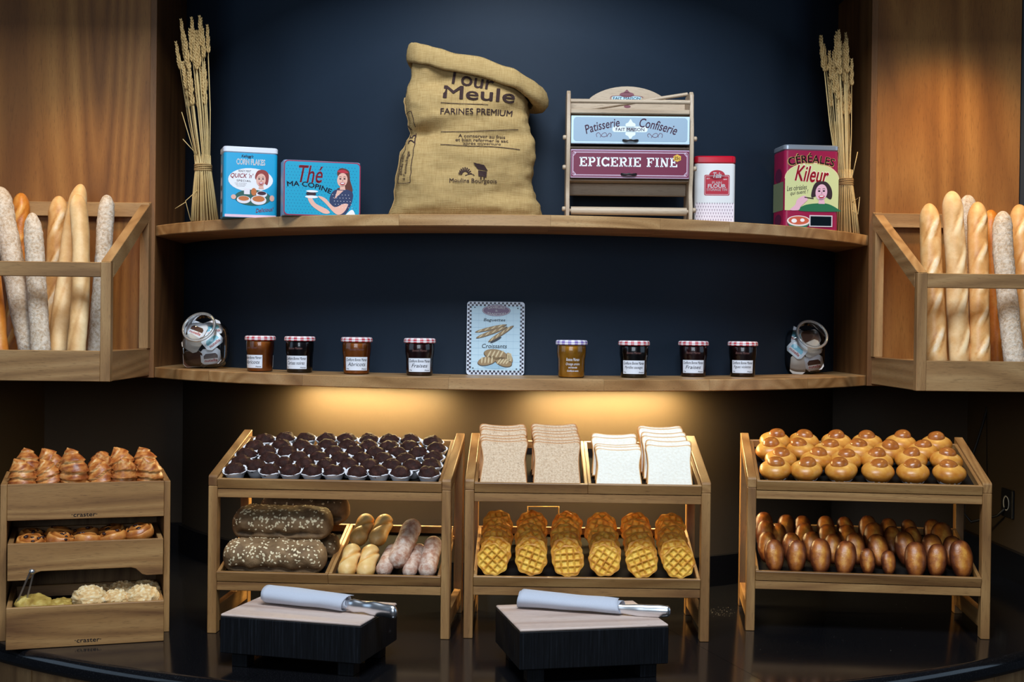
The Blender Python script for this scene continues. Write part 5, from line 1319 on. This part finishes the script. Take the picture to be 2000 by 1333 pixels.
jam_jar(1240, 739, S(18, 10, 14), 'black blueberry jam jar right of the marmalade', 'Myrtilles sauvages')
jam_jar(1357, 737, S(56, 12, 14), 'dark red jam jar between the blueberry and fig jars', 'Fraises')
jam_jar(1454, 737, S(44, 14, 14), 'dark fig jam jar nearest the right glass jar', 'Figues violettes')

# picture plate leaning on the wall
def plate():
    w, h = .154, .196; x = atY(967, 732, 3.55).x
    t = thing('tin_sign', 'tin picture plate of baguettes and croissants', 'sign', (x, 3.548, ZL + .0006), R(-1.0), rot=(R(-4.0), 0, R(-.6)))
    V, F = loft([[(a, y, b) for a, b in rrect2d(-w / 2, 0, w / 2, h, .008, 6)[0]] for y in (0, .0015)]); body = mo('plate', V, [f[::-1] for f in F], paint(206, 212, 226, .3), t, smooth=False)
    Q = Print(body, lambda l: face_map(0, l)); k = w / 545; g = lambda cx, cy: ((cx - 1557) * k, (775 - cy) * k * 1.0)
    Q('ground_print', [rrect2d(-w / 2 + .0112, .0112, w / 2 - .0112, h - .0112, .002)], paint(188, 214, 228))
    c = .0054; ch = []; nx = int(round((w - .003) / c)); nz = int(round((h - .003) / c)); cx_, cz_ = (w - .003) / nx, (h - .003) / nz
    for i in range(nx):
        for j in range(nz):
            if (i < 2 or j < 2 or i >= nx - 2 or j >= nz - 2) and (i + j) % 2 == 0 and not ((i in (0, nx - 1)) and (j in (0, nz - 1))):
                ch.append(rect2d(-w / 2 + .0015 + i * cx_, .0015 + j * cz_, -w / 2 + .0015 + (i + 1) * cx_, .0015 + (j + 1) * cz_))
    Q('check_print', ch, paint(34, 24, 44))
    Q('grid_print', [stroke2d([(-w / 2 + .013 + q * .0185, .013), (-w / 2 + .013 + q * .0185, h - .013)], .0005) for q in range(8)] + [stroke2d([(-w / 2 + .013, .016 + q * .0185), (w / 2 - .013, .016 + q * .0185)], .0005) for q in range(10)] + [ell2d(*g(1558, 660), 165 * k, 62 * k)], paint(150, 186, 208))
    Q('oval_print', [ell2d(*g(1562, 165), 134 * k, 54 * k)], paint(110, 84, 112)); Q('white_print', [text2d('SAVEURS', *g(1562, 145), 165 * k, 20 * k, bold=.02, arc=.0028), text2d('&', *g(1562, 166), 22 * k, 22 * k, bold=.02), text2d('TRADITION', *g(1562, 189), 175 * k, 19 * k, bold=.02, arc=-.0028), stroke2d(ell2d(*g(1562, 165), 126 * k, 48 * k)[0], .0006, True)], WHITE)
    Q('dark_print', [text2d('Baguettes', *g(1545, 258), 205 * k, 36 * k, bold=.004, shear=.15), text2d('Croissants', *g(1547, 502), 235 * k, 40 * k, bold=.004, shear=.15)] + [ell2d(*g(*q), 7 * k, 7 * k, 8) for q in ((1358, 137), (1765, 142), (1346, 712), (1757, 718))] + [ell2d(*g(1560, 445), 60 * k, 12 * k, rot=.5)], paint(38, 44, 56))
    bag = [((1365, 370), (1655, 298), 30), ((1375, 425), (1660, 318), 34), ((1490, 460), (1720, 308), 34)]; b1 = []; b2 = []; b3 = []
    for (ax, ay), (bx, by), wd in bag:
        pa, pb = g(ax, ay), g(bx, by); cx0, cz0 = (pa[0] + pb[0]) / 2, (pa[1] + pb[1]) / 2; L = math.hypot(pb[0] - pa[0], pb[1] - pa[1]); an = math.atan2(pb[1] - pa[1], pb[0] - pa[0])
        b3.append(ell2d(cx0 + .0008, cz0 - .0008, L / 2 + .002, wd * k * .55, 20, rot=an)); b1.append(ell2d(cx0, cz0, L / 2, wd * k * .5, 20, rot=an))
        for q in range(4): tt = (q + .7) / 4.6; b2.append(ell2d(pa[0] + (pb[0] - pa[0]) * tt, pa[1] + (pb[1] - pa[1]) * tt, .0075, .0016, 10, rot=an + .35))
    crs = [(1560, 580, 110, 48, -.15), (1480, 640, 90, 40, .25), (1635, 650, 80, 40, -.3), (1690, 610, 26, 50, .4)]
    for a, b, rx, ry, ro in crs:
        b3.append(ell2d(*g(a, b + 6), rx * k * 1.05, ry * k * 1.05, 20, rot=ro)); b1.append(ell2d(*g(a, b), rx * k, ry * k, 20, rot=ro))
        for q in (-.55, -.2, .15, .5): c0 = g(a + rx * q, b - 4); b2.append(ell2d(c0[0], c0[1], .0022, ry * k * .8, 10, rot=ro - .35))
    Q('shadow_print', b3, paint(74, 60, 44)); Q('bread_print', b1, paint(150, 122, 82)); Q('highlight_print', b2, paint(206, 186, 146))
plate()

# ------------------------------------------------------------------ glass sweet jars with portion packs
FOIL = paint(222, 226, 236, .3); TUB = flat('tub_plastic', S(206, 196, 186), .35); CHOC = paint(70, 34, 26, .35); TEAL = paint(110, 190, 214, .35)
def pack_geo():
    def oc(w, h, c): return [(-w + c, -h), (w - c, -h), (w, -h + c), (w, h - c), (w - c, h), (-w + c, h), (-w, h - c), (-w, -h + c)]
    rings = [[(x, y, -.007) for x, y in oc(.017, .0125, .005)], [(x, y, .0035) for x, y in oc(.0205, .016, .006)], [(x, y, .0045) for x, y in oc(.0235, .019, .007)], [(x, y, .0052) for x, y in oc(.0235, .019, .007)]]
    V, F = loft(rings); return mesh('tub', V, F, [TUB], smooth=False), oc
PACK, _oc = pack_geo()
def pack(par_thing_label, pos, n, roll_, variant, group):
    t = thing('spread_pack', par_thing_label, 'portion pack', group=group); obj('tub', PACK, t)
    fz = .0054
    lid = mo('foil_lid', [(x, y, fz) for x, y in _oc(.0230, .0185, .007)], [tuple(range(8))], FOIL if variant != 2 else TUB, t, smooth=False)
    if variant < 2:
        mo('brown_print', [(x, y - .002, fz + .0002) for x, y in _oc(.0165, .0090, .005)], [tuple(range(8))], CHOC if variant == 0 else TEAL, lid, smooth=False)
        decal('lettering', [text2d('nutella', 0, -.0095, .030, .0075, bold=.03)], paint(196, 26, 40), lid, lambda a, b: (a, b, fz + .0004))
        mo('white_print', [(x, y - .0095, fz + .0003) for x, y in [(-.017, -.0045), (.017, -.0045), (.017, .0045), (-.017, .0045)]], [(0, 1, 2, 3)], WHITE, lid, smooth=False)
    n = Vector(n).normalized(); up = Vector((0, 0, 1)); xv = up.cross(n).normalized(); yv = n.cross(xv)
    m = Matrix((xv, yv, n)).transposed() @ Matrix.Rotation(roll_, 3, 'Z'); mm = m.to_4x4() @ Matrix.Scale(1.2, 4); mm.translation = pos; t.matrix_world = mm; return t
def sweet_jar(px, py, label, sgn, packs, group):
    p = atZ(px, py, ZL); c = Vector((p.x, p.y + .055, ZL + .0006)); c.y = min(c.y, wall_y(abs(p.x) + .07) - .075 if abs(p.x) < .95 else c.y)
    t = thing('glass_jar', label, 'glass jar', c)
    nr, nc = 28, 40; V = []
    for i in range(nr):
        ph = -PI / 2 + PI * i / (nr - 1)
        for k in range(nc):
            a = 2 * PI * k / nc; f = lambda v, e: math.copysign(abs(v) ** e, v)
            V.append((.0640 * f(math.cos(ph), .45) * f(math.cos(a), .62), .058 * f(math.cos(ph), .45) * f(math.sin(a), .62), .0655 + .0655 * f(math.sin(ph), .62)))
    mo('body', V, grid_faces(nr, nc, True, True, True), GLASS, t)
    n = Vector((sgn * .16, -.80, .52)).normalized(); o = Vector((sgn * (.004 if sgn < 0 else .012), -.026, .100)); s1 = n.orthogonal().normalized(); s2 = n.cross(s1)
    def ring(d, r): return [tuple(o + n * d + s1 * r * math.cos(2 * PI * k / 40) + s2 * r * math.sin(2 * PI * k / 40)) for k in range(40)]
    Vv, Ff = loft([ring(.010, .0455), ring(.030, .0455)], False, False); mo('neck', Vv, Ff, GLASS, t)
    rr = [];
    for k in range(40):
        d = s1 * math.cos(2 * PI * k / 40) + s2 * math.sin(2 * PI * k / 40); c0 = o + n * .0325 + d * .0455
        rr.append([tuple(c0 + d * .0042 * math.cos(2 * PI * q / 10) + n * .0042 * math.sin(2 * PI * q / 10)) for q in range(10)])
    Vv, Ff = loft(rr + [rr[0]], False, False); mo('rim', Vv, Ff, RIMGLASS, t)
    for (dx, dy, dz, nx, ny, nz, rl, var, lab) in packs: pack(lab, c + Vector((dx, dy, dz)), (nx, ny, nz), rl, var, group)
def rim_glass():
    m, nt, b = new_mat('thick_glass'); b.inputs['Base Color'].default_value = (.9, .94, .95, 1); b.inputs['Transmission Weight'].default_value = .85; b.inputs['Roughness'].default_value = .08; b.inputs['IOR'].default_value = 1.45
    n = noise_tex(nt, objco(nt), 30, 2); bump(nt, b, n, .05, .0005); return m
RIMGLASS = rim_glass()
PG1, PG2 = 'spread packs in the left glass jar', 'spread packs in the right glass jar'
sweet_jar(394, 721, 'round-mouthed glass jar of packs by the left niche wall', -1, [
    (-.020, -.018, .108, -.1, -.9, .45, -.35, 0, 'white and brown pack in the mouth of the left glass jar'),
    (.018, -.008, .112, .3, -.9, .4, .35, 1, 'pale blue pack behind the left jar mouth'),
    (.022, -.036, .034, .05, -1, .12, .12, 0, 'brown labelled pack standing low right in left glass jar'),
    (-.030, -.036, .070, -.2, -1, .3, -.5, 2, 'plain pack tilted under the left jar mouth'),
    (-.028, -.034, .027, -.1, -1, -.05, .05, 3, 'pack seen from its brown side low left in left glass jar'),
    (.024, -.034, .078, .2, -1, .35, .7, 1, 'blue and white pack right under left jar mouth'),
    (.0, .012, .030, 0, -1, .1, .5, 2, 'pack at the back bottom of the left glass jar')], PG1)
sweet_jar(1574, 732, 'round-mouthed glass jar of packs by the right niche wall', 1, [
    (.020, -.018, .106, .1, -.9, .45, .2, 3, 'brown pack in the mouth of the right glass jar'),
    (-.020, -.006, .112, -.3, -.9, .3, -.5, 1, 'pale blue pack behind the right jar mouth'),
    (.026, -.036, .033, .1, -1, .12, .15, 0, 'brown labelled pack low right in right glass jar'),
    (-.022, -.036, .072, -.25, -1, .25, -.7, 1, 'blue and white pack left under right jar mouth'),
    (-.020, -.036, .028, -.05, -1, 0, 1.5, 2, 'plain pack on end low left in right glass jar'),
    (.020, -.036, .074, .1, -1, .3, .4, 2, 'plain pack tilted under the right jar mouth'),
    (.0, .012, .030, 0, -1, .1, .5, 2, 'pack at the back bottom of the right glass jar')], PG2)
BROWNTUB = flat('brown_tub', S(74, 46, 32), .3)
for o in bpy.data.objects:
    if o.name.startswith('foil_lid') and not o.children and o.data.materials[0] == FOIL: o.data.materials[0] = BROWNTUB
# ------------------------------------------------------------------ stack of pastry drawers at the left
UO = Vector((-1.161, 2.999, ZC)); URZ = R(17)
UM = Matrix.Translation(UO) @ Matrix.Rotation(URZ, 4, 'Z')
def uplace(o, x, y, z, rot=(0, 0, 0)): o.matrix_world = UM @ Matrix.Translation((x, y, z)) @ Euler(rot).to_matrix().to_4x4() @ Matrix.Diagonal((*o.scale, 1))
def pastry_unit():
    W, D = .370, .285
    t = thing('pastry_stand', 'oak stand of three pastry drawers, left end of the counter', 'pastry stand', UO, URZ)
    q = .014
    for a in (0, W - q): board('side_panel', a, a + q, 0, D, 0, .352, OAK_RACK, t, .001, 2)
    board('back_panel', q + .0003, W - q - .0003, D - .010, D, 0, .352, OAK_RACK, t, .001)
    fb = board('front_board', q + .0003, W - q - .0003, .001, .013, .270, .352, OAK_RACK, t, .001)
    board('top_floor', q + .0003, W - q - .0003, .0133, D - .0103, .2705, .2765, OAK_RACK, t, 0)
    decal('lettering', [text2d('·craster·', W / 2 - .005, .279, .056, .0075, bold=.01)], INK, fb, face_map(.001, .0005))
    for (y0, z0, z1, cut, lab) in ((-.045, .143, .225, True, ''), (-.092, .0005, .092, False, '·craster·')):
        m, dw, dd = .018, .334, .262
        dr = bpy.data.objects.new('drawer', None); link(dr, t); dr.location = (m, y0, z0); H = z1 - z0
        if cut:
            pts = [(0, 0), (.036, 0), (.046, .003), (.060, .016), (.070, .019), (dw - .070, .019), (dw - .060, .016), (dw - .046, .003), (dw - .036, 0), (dw, 0), (dw, H), (0, H)]
            fr = prism('drawer_front', pts, .012, OAK_RACK, dr, 'xz', 0, .0008, 0)
        else: fr = board('drawer_front', 0, dw, 0, .012, 0, H, OAK_RACK, dr, .0012)
        for a in (0, dw - .011): board('drawer_side', a, a + .011, .0123, dd, 0, H, OAK_RACK, dr, .001, 1)
        board('drawer_back', .0113, dw - .0113, dd - .010, dd, 0, H, OAK_RACK, dr, .001); fz = .022 if cut else .060
        board('drawer_floor', .0113, dw - .0113, .0123, dd - .0103, fz, fz + .005, OAK_RACK if cut else LINER, dr, 0)
        if lab: decal('lettering', [text2d(lab, dw / 2 + .004, .012, .056, .0080, bold=.01)], INK, dr, face_map(0, .0005))
pastry_unit()

def croissant_mesh(seed, L=.125, R0=.0305):
    rnd = random.Random(seed); nr, nc = 84, 26; V = []; C = []; steps = 3.6
    for i in range(nr):
        u = i / (nr - 1); v = u * 2 - 1; an = v * .62; rad = L * .86; cx, cy = rad * math.sin(an), -rad * (math.cos(an) - 1)
        prof = (1 - abs(v) ** 2.6) * .78 + .22 * (1 - abs(v) ** 6); ph = abs(v) * steps + rnd.uniform(0, 0) ; fr = ph - math.floor(ph)
        st = 1 + .17 * (1 - fr) - .05; edge = math.exp(-((fr - .92) / .10) ** 2) + math.exp(-(fr / .06) ** 2)
        r = max(.0015, R0 * prof * st)
        tx, ty = math.cos(an), math.sin(an)
        for k in range(nc):
            a = 2 * PI * k / nc; s, c = math.sin(a), math.cos(a)
            ph2 = abs(v) * steps + .42 * math.sin(a + seed * 1.7) * (1 if v > 0 else -1) + .25 * N3((v * 3, c, s), .8, seed + 6); fr2 = ph2 - math.floor(ph2); r2 = max(.0015, R0 * prof * (.90 + .24 * (1 - fr2)))
            d = r2 * (1 + .05 * N3((v * 6, c, s), 1.3, seed)); ox, oz = c * d, s * d * .92
            V.append((cx - ty * ox * 1.0, cy + tx * ox, oz)); e2 = math.exp(-((fr2 - 1) / .16) ** 2) + math.exp(-(fr2 / .10) ** 2)
            C.append(min(1, max(0, .34 + .25 * (fr2 - .35) + .42 * e2 + .45 * N3((v * 9, c, s), 1.6, seed + 2) - .12 * s)))
    return mesh('croissant', V, grid_faces(nr, nc, True, True, True), CROIS, True, {'c': C})
CP = [croissant_mesh(k * 1.9 + 1) for k in range(5)]
GC_ = 'croissants standing in the top drawer'
fr_lab = ['leftmost front croissant in the top drawer', 'second front croissant from left in the top drawer', 'palest, tallest croissant in the top drawer', 'fourth front croissant from left in the top drawer', 'fifth front croissant from left in the top drawer', 'rightmost front croissant, lit orange, in the top drawer']
bk_lab = ['back croissant behind the leftmost one', 'back croissant behind the second one', 'back croissant behind the palest one', 'back croissant behind the fourth one', 'back croissant behind the fifth one', 'back croissant at the right rear of the top drawer']
crv = random.Random(5)
for j in range(6):
    o = obj('croissant', CP[j % 5]); k = (1.0, .95, 1.12, .98, 1.02, 1.0)[j]; o.scale = (k, k, k * .95); tag(o, fr_lab[j], 'croissant', GC_)
    uplace(o, .046 + j * .0556, .058 + .004 * (j % 2), .342 + (.014 if j == 2 else .0), (R(crv.uniform(-14, 24)), R(84 + crv.uniform(-16, 16)), R(80 + crv.uniform(-40, 40))))
    o = obj('croissant', CP[(j + 2) % 5]); tag(o, bk_lab[j], 'croissant', GC_)
    uplace(o, .052 + j * .0540, .148 + .006 * (j % 2), .352 + crv.uniform(-.004, .006), (R(crv.uniform(-12, 18)), R(84 + crv.uniform(-16, 16)), R(95 + crv.uniform(-45, 45))))

def raisin_roll(seed):
    nr, nc = 20, 44; V = []; C = []
    for i in range(nr):
        u = i / (nr - 1); t = u * PI
        for k in range(nc):
            a = 2 * PI * k / nc; r = .034 * (math.sin(t) ** .55 if 0 < u < 1 else .01); z = .016 - .017 * math.cos(t)
            sp = math.cos(2 * PI * (r / .0115) + a); hgt = .0028 * sp * sm(.5, .62, u) * (1 - .0 * u)
            x, y = r * math.cos(a), r * math.sin(a); d = 1 + .06 * N3((x * 30, y * 30, 0), 1, seed)
            V.append((x * d, y * d, z + hgt + .0025 * N3((x, y, 0), 60, seed))); C.append(min(1, max(0, .42 + .38 * sp * sm(.5, .6, u) + .3 * N3((x, y, z), 70, seed))))
    me = mesh('dough', V, grid_faces(nr, nc, True, True, True), RAISINB, True, {'c': C})
    rnd = random.Random(seed); parts = []
    for q in range(9):
        r = rnd.uniform(.005, .029); a = rnd.uniform(0, 6.28); z = .016 + .017 * math.sqrt(max(0, 1 - (r / .035) ** 3)) + .0005; s = rnd.uniform(.0034, .0048)
        VV, FF = lathe([(s * math.sin(PI * i / 6) + 1e-5, -s * .7 * math.cos(PI * i / 6)) for i in range(7)], 9); parts.append(([(x * 1.25 + r * math.cos(a), y + r * math.sin(a), zz + z) for x, y, zz in VV], FF))
    V, F = join(parts); return me, mesh('raisins', V, F, RAISIN)
RP = [raisin_roll(k * 2.1 + 1) for k in range(3)]
rr_lab = [['leftmost raisin roll at the front of the middle drawer', 'second raisin roll from left in the middle drawer', 'third raisin roll from left in the middle drawer', 'fourth raisin roll from left in the middle drawer', 'raisin roll raised at the right of the middle drawer'], ['shadowed raisin roll at the left rear of the middle drawer', 'shadowed raisin roll second along the rear of the middle drawer', 'shadowed raisin roll third along the rear of the middle drawer', 'shadowed raisin roll fourth along the rear of the middle drawer', 'shadowed raisin roll at the right rear of the middle drawer']]
for i in range(2):
    for j in range(5):
        me, ra = RP[(i + j) % 3]; t = thing('raisin_roll', rr_lab[i][j], 'raisin roll', group='raisin rolls in the middle drawer'); obj('dough', me, t); obj('raisins', ra, t)
        uplace(t, .018 + .047 + j * .0602, -.045 + .060 + i * .085, .200 + (.016 if (j == 4 and i == 0) else 0) + (.004 if j % 2 else 0), (R(16), R(0), j * 1.3 + i))

def puff(seed, R0=.033):
    nr, nc = 30, 44; V = []; C = []
    for i in range(nr):
        u = i / (nr - 1); t = u * PI
        for k in range(nc):
            a = 2 * PI * k / nc; p = Vector((math.sin(t) * math.cos(a), math.sin(t) * math.sin(a), -math.cos(t)))
            c1 = mn.cell_vector(p * 4.2 + Vector((seed,) * 3)); d, pts = mn.voronoi(p * 5.0 + Vector((seed, seed * 2, 0)))[:2]; l = max(0, 1 - (d[0] * 1.7) ** 2)
            r = R0 * (.88 + .15 * l + .05 * N3(p, 9, seed)); q = p * r; V.append((q.x, q.y, R0 * .62 + q.z * (.78 if q.z > 0 else .62))); C.append(min(1, max(0, .05 + .75 * l + .35 * N3(p, 12, seed))))
    return mesh('sugar_puff', V, grid_faces(nr, nc, True, True, True), CHOUX, True, {'c': C})
PP_ = [puff(k * 3.3 + 1) for k in range(3)]
for (x, y, z, s_, lab, v) in ((.190, -.040, .066, 1.30, 'largest knobbly sugar puff in the bottom drawer', 0), (.250, -.042, .066, 1.05, 'middle knobbly sugar puff beside the largest one', 1), (.308, -.040, .066, 1.22, 'knobbly sugar puff at the right front of the bottom drawer', 2), (.215, .035, .066, 1.0, 'shadowed sugar puff behind the largest one', 1), (.268, .030, .066, 1.15, 'shadowed sugar puff behind the middle one', 2), (.318, .048, .066, 1.1, 'shadowed sugar puff at the right rear of the bottom drawer', 0)):
    o = obj('sugar_puff', PP_[v], scale=s_); tag(o, lab, 'pastry', 'pastries in the bottom drawer'); uplace(o, x, y, z, (R(8), 0, x * 40))
def flat_pastry(seed):
    nr, nc = 18, 36; V = []; C = []
    for i in range(nr):
        u = i / (nr - 1); t = u * PI
        for k in range(nc):
            a = 2 * PI * k / nc; r = .040 * (math.sin(t) ** .5 if 0 < u < 1 else .01); z = .012 - .012 * math.cos(t); x, y = r * math.cos(a), r * math.sin(a) * .8
            V.append((x, y, z + .008 * N3((x, y, 0), 85, seed) * u)); C.append(min(1, max(0, .45 + .7 * N3((x, y, z), 60, seed + 1))))
    return mesh('pistachio_pastry', V, grid_faces(nr, nc, True, True, True), PISTA, True, {'c': C})
for x, y, s_, lab in ((.072, -.038, 1.0, 'flat green-gold pastry at the left of the bottom drawer'), (.132, -.042, .72, 'small green-gold pastry beside the largest sugar puff')):
    o = obj('pistachio_pastry', flat_pastry(x * 50), scale=s_); tag(o, lab, 'pastry', 'pastries in the bottom drawer'); uplace(o, x, y, .080 if s_ > .9 else .078, (R(14), 0, 0))
def tongs():
    t = thing('serving_tongs', 'steel tongs standing in the left corner of the bottom drawer', 'tongs'); 
    for s_ in (-1, 1):
        V, F = loft([[(s_ * .004 + q[0] * .5, q[1], z) for q in ((-.0035, -.001), (.0035, -.001), (.0035, .001), (-.0035, .001))] for z in (0, .05, .10)]); V = [(x + s_ * .008 * (1 - z / .10), y, z) for x, y, z in V]; mo('arm', V, F, ALU, t, smooth=False)
    V, F = lathe([(.006, .098), (.007, .101), (.006, .106), (.001, .107)], 14); mo('pivot', V, F, ALU, t)
    uplace(t, .040, -.045, .068, (R(12), R(14), R(20)))
tongs()

# ------------------------------------------------------------------ cutting blocks, napkins and knives
def block(name_label, fl, fr, back, ztop, zbot, feet_label, group):
    """fl, fr: front corners on the plan, back: a rear corner behind fr or fl"""
    fl = Vector(fl); fr = Vector(fr); ex = (fr - fl); W = ex.length; rz = math.atan2(ex.y, ex.x)
    ey = Vector((-ex.y, ex.x)).normalized(); D = abs((Vector(back) - fl).dot(ey))
    t = thing('cutting_block', name_label, 'cutting block', (fl.x, fl.y, ZC + .0002), rz, group)
    h0, h1 = zbot - ZC, ztop - ZC
    bd = board('body', 0, W, 0, D, h0, h1 - .006, BLOCKWOOD, t, .0015, 2)
    board('worn_top', .0005, W - .0005, .0005, D - .0005, h1 - .0058, h1, BLOCKTOP, t, .002, 0)
    for x in (.02, W - .055):
        for y in (.015, D - .05): board('foot', x, x + .035, y, y + .035, 0, h0 - .0002, BLOCKWOOD, t, .001, 2)
    return t, W, D, h1, Matrix.Translation((fl.x, fl.y, ZC)) @ Matrix.Rotation(rz, 4, 'Z')
blkA = block('black block board under the left napkin', (-.627, 2.790), (-.326, 2.703), (-.262, 2.912), 1.012, .930, '', 'black cutting blocks')
blkB = block('black block board under the right napkin', (-.003, 2.664), (.305, 2.725), (-.047, 2.90), 1.012, .930, '', 'black cutting blocks')
def napkin(label, p0, p1, r0, r1, z, seed):
    """soft roll from p0 to p1 (plan), flattened tube with a spiral end"""
    p0 = Vector(p0); p1 = Vector(p1); L = (p1 - p0).length; rz = math.atan2(p1.y - p0.y, p1.x - p0.x)
    t = thing('rolled_napkin', label, 'napkin', (p0.x, p0.y, z + .0004), rz, 'rolled napkins on the blocks')
    def spiral(x, u, turns=1.55, n=64):
        P = []; Q = []
        rr = r0 + (r1 - r0) * u
        for k in range(n + 1):
            a = 2 * PI * turns * k / n; q = 1 - .30 * k / n; w_ = 1.25 * rr * q; h_ = .74 * rr * q
            sl = .004 * N3((x * 12, a * .5, 0), 1, seed); y = math.cos(a + 1.0) * w_ + sl; zz = .74 * rr + math.sin(a + 1.0) * h_ + .6 * sl
            P.append((x, y, max(.0002 + .0012 * k / n, zz)));
        return P
    N = 26; xs = [L * i / (N - 1) for i in range(N)]; V = []; n = 65; th = .0014
    for i, x in enumerate(xs):
        xx = x + (.010 * 0); S1 = spiral(xx, i / (N - 1))
        for k, p in enumerate(S1):
            edge = .006 * math.sin(k * .09 + seed) * ((i / (N - 1)) ** 6 - (1 - i / (N - 1)) ** 6 * .8)
            V.append((p[0] + edge, p[1], p[2]))
    F = grid_faces(N, n, False); o = mo('cloth', V, F, LINEN, t)
    md = o.modifiers.new('thickness', 'SOLIDIFY'); md.thickness = th; md.offset = 0
    return t
def knife(label, p0, p1, z, fat, seed, kind):
    """handle from p0 (in the napkin) to p1 (butt)"""
    p0 = Vector(p0); p1 = Vector(p1); L = (p1 - p0).length; rz = math.atan2(p1.y - p0.y, p1.x - p0.x)
    t = thing('bread_knife', label, 'knife', (p0.x, p0.y, z), rz, 'steel knives in the napkins')
    tab = [(0, .55), (.12, .70), (.25, 1.0), (.42, .82), (.60, 1.08), (.80, .95), (.93, 1.0), (1, .72)] if kind else [(0, .62), (.2, .72), (.5, .95), (.8, 1.0), (.95, .86), (1, .6)]
    rings = []
    for i in range(41):
        u = i / 40; k = lerp_tab(tab, u); e = 1 if 0 < i < 40 else .55; dz = -.006 * u * u if kind else -.002 * math.sin(u * 3); rings.append([(u * L, fat * .62 * k * e * math.cos(a), dz + fat * k * e * math.sin(a)) for a in [2 * PI * q / 20 for q in range(20)]])
    V, F = loft(rings); mo('handle', V, F, CHROME, t)
    bl = -.13; V = [(0.0, -.0008, -.009), (0.0, .0008, -.009), (0.0, .0004, .008), (0.0, -.0004, .008), (bl, -.0006, -.004), (bl, .0006, -.004), (bl, .0003, .006), (bl, -.0003, .006)]
    mo('blade', [(x, y, z2) for x, y, z2 in V], [(0, 1, 2, 3), (7, 6, 5, 4), (0, 4, 5, 1), (1, 5, 6, 2), (2, 6, 7, 3), (3, 7, 4, 0)], CHROME, t, smooth=False)
zt = 1.012
def onblk(px, py, dz=0.0): p = atZ(px, py, zt + dz); return (p.x, p.y)
napkin('blue-grey rolled napkin on the left block', onblk(524, 1168, .012), onblk(680, 1184, .012), .0262, .0235, zt, 2)
knife('wavy steel handled knife on the left block', onblk(664, 1183, .014), onblk(775, 1198, .010), zt + .0165, .0145, 1, True)
napkin('blue-grey rolled napkin on the right block', onblk(1016, 1176, .012), onblk(1212, 1189, .012), .0250, .0210, zt, 5)
knife('straight steel handled knife on the right block', onblk(1190, 1190, .012), onblk(1310, 1200, .009), zt + .0145, .0140, 3, False)

# ------------------------------------------------------------------ socket and cable on the right recess wall, crumbs
def socket():
    y = 3.90; t = thing('wall_socket', 'black wall socket plate on the right recess wall', 'wall socket', (1.4745, y, 1.116), 0)
    board('plate', -.008, -.0003, -.042, .042, -.042, .042, BLACK, t, .002)
    V, F = lathe([(.0215, 0), (.0225, .0012), (.0195, .0016), (.0185, .0003)], 28, False, False); mo('socket_ring', [(-.0083 - z, x, y_) for x, y_, z in V], F, GREYPLASTIC, t)
    V, F = lathe([(.018, 0), (.0005, .0003)], 20, False, True); mo('socket_well', [(-.0084 - z, x, y_) for x, y_, z in V], F, UPSTAND, t)
socket()
a = atY(1936, 770, 4.10); b = atY(1895, 905, 4.05); c = atY(1880, 1000, 4.0); d = atY(1925, 1035, 3.96)
V, F = loft(tube_rings([a + Vector((0, 0, .03)), a, a.lerp(b, .5) + Vector((.002, 0, 0)), b, c, Vector((1.40, 4.0, 1.045)), Vector((1.452, 3.93, 1.075)), Vector((1.4645, 3.905, 1.10))], .0042, 8))
tag(mo('power_cable', V, F, BLACK), 'black cable hanging behind the right rack to the socket', 'cable')
crumbs = []
for q in range(46):
    x, y = atZ(random.gauss(1408, 14), random.gauss(1197, 5), ZC).xy; s = random.uniform(.0004, .0009); VV, FF = lathe([(s * .5, 0), (s, s * .5), (s * .4, s)], 5); crumbs.append(([(a_ + x, b_ + y, c_ + ZC + .0001) for a_, b_, c_ in VV], FF))
for q in range(30):
    x, y = atZ(random.uniform(1470, 1880), random.uniform(1165, 1300), ZC).xy; s = random.uniform(.0003, .0006); VV, FF = lathe([(s * .5, 0), (s, s * .5), (s * .4, s)], 5); crumbs.append(([(a_ + x, b_ + y, c_ + ZC + .0001) for a_, b_, c_ in VV], FF))
V, F = join(crumbs); tag(mo('bread_crumbs', V, F, paint(150, 138, 120), smooth=False), 'bread crumbs strewn on the counter by the right rack', 'crumbs', kind='stuff')
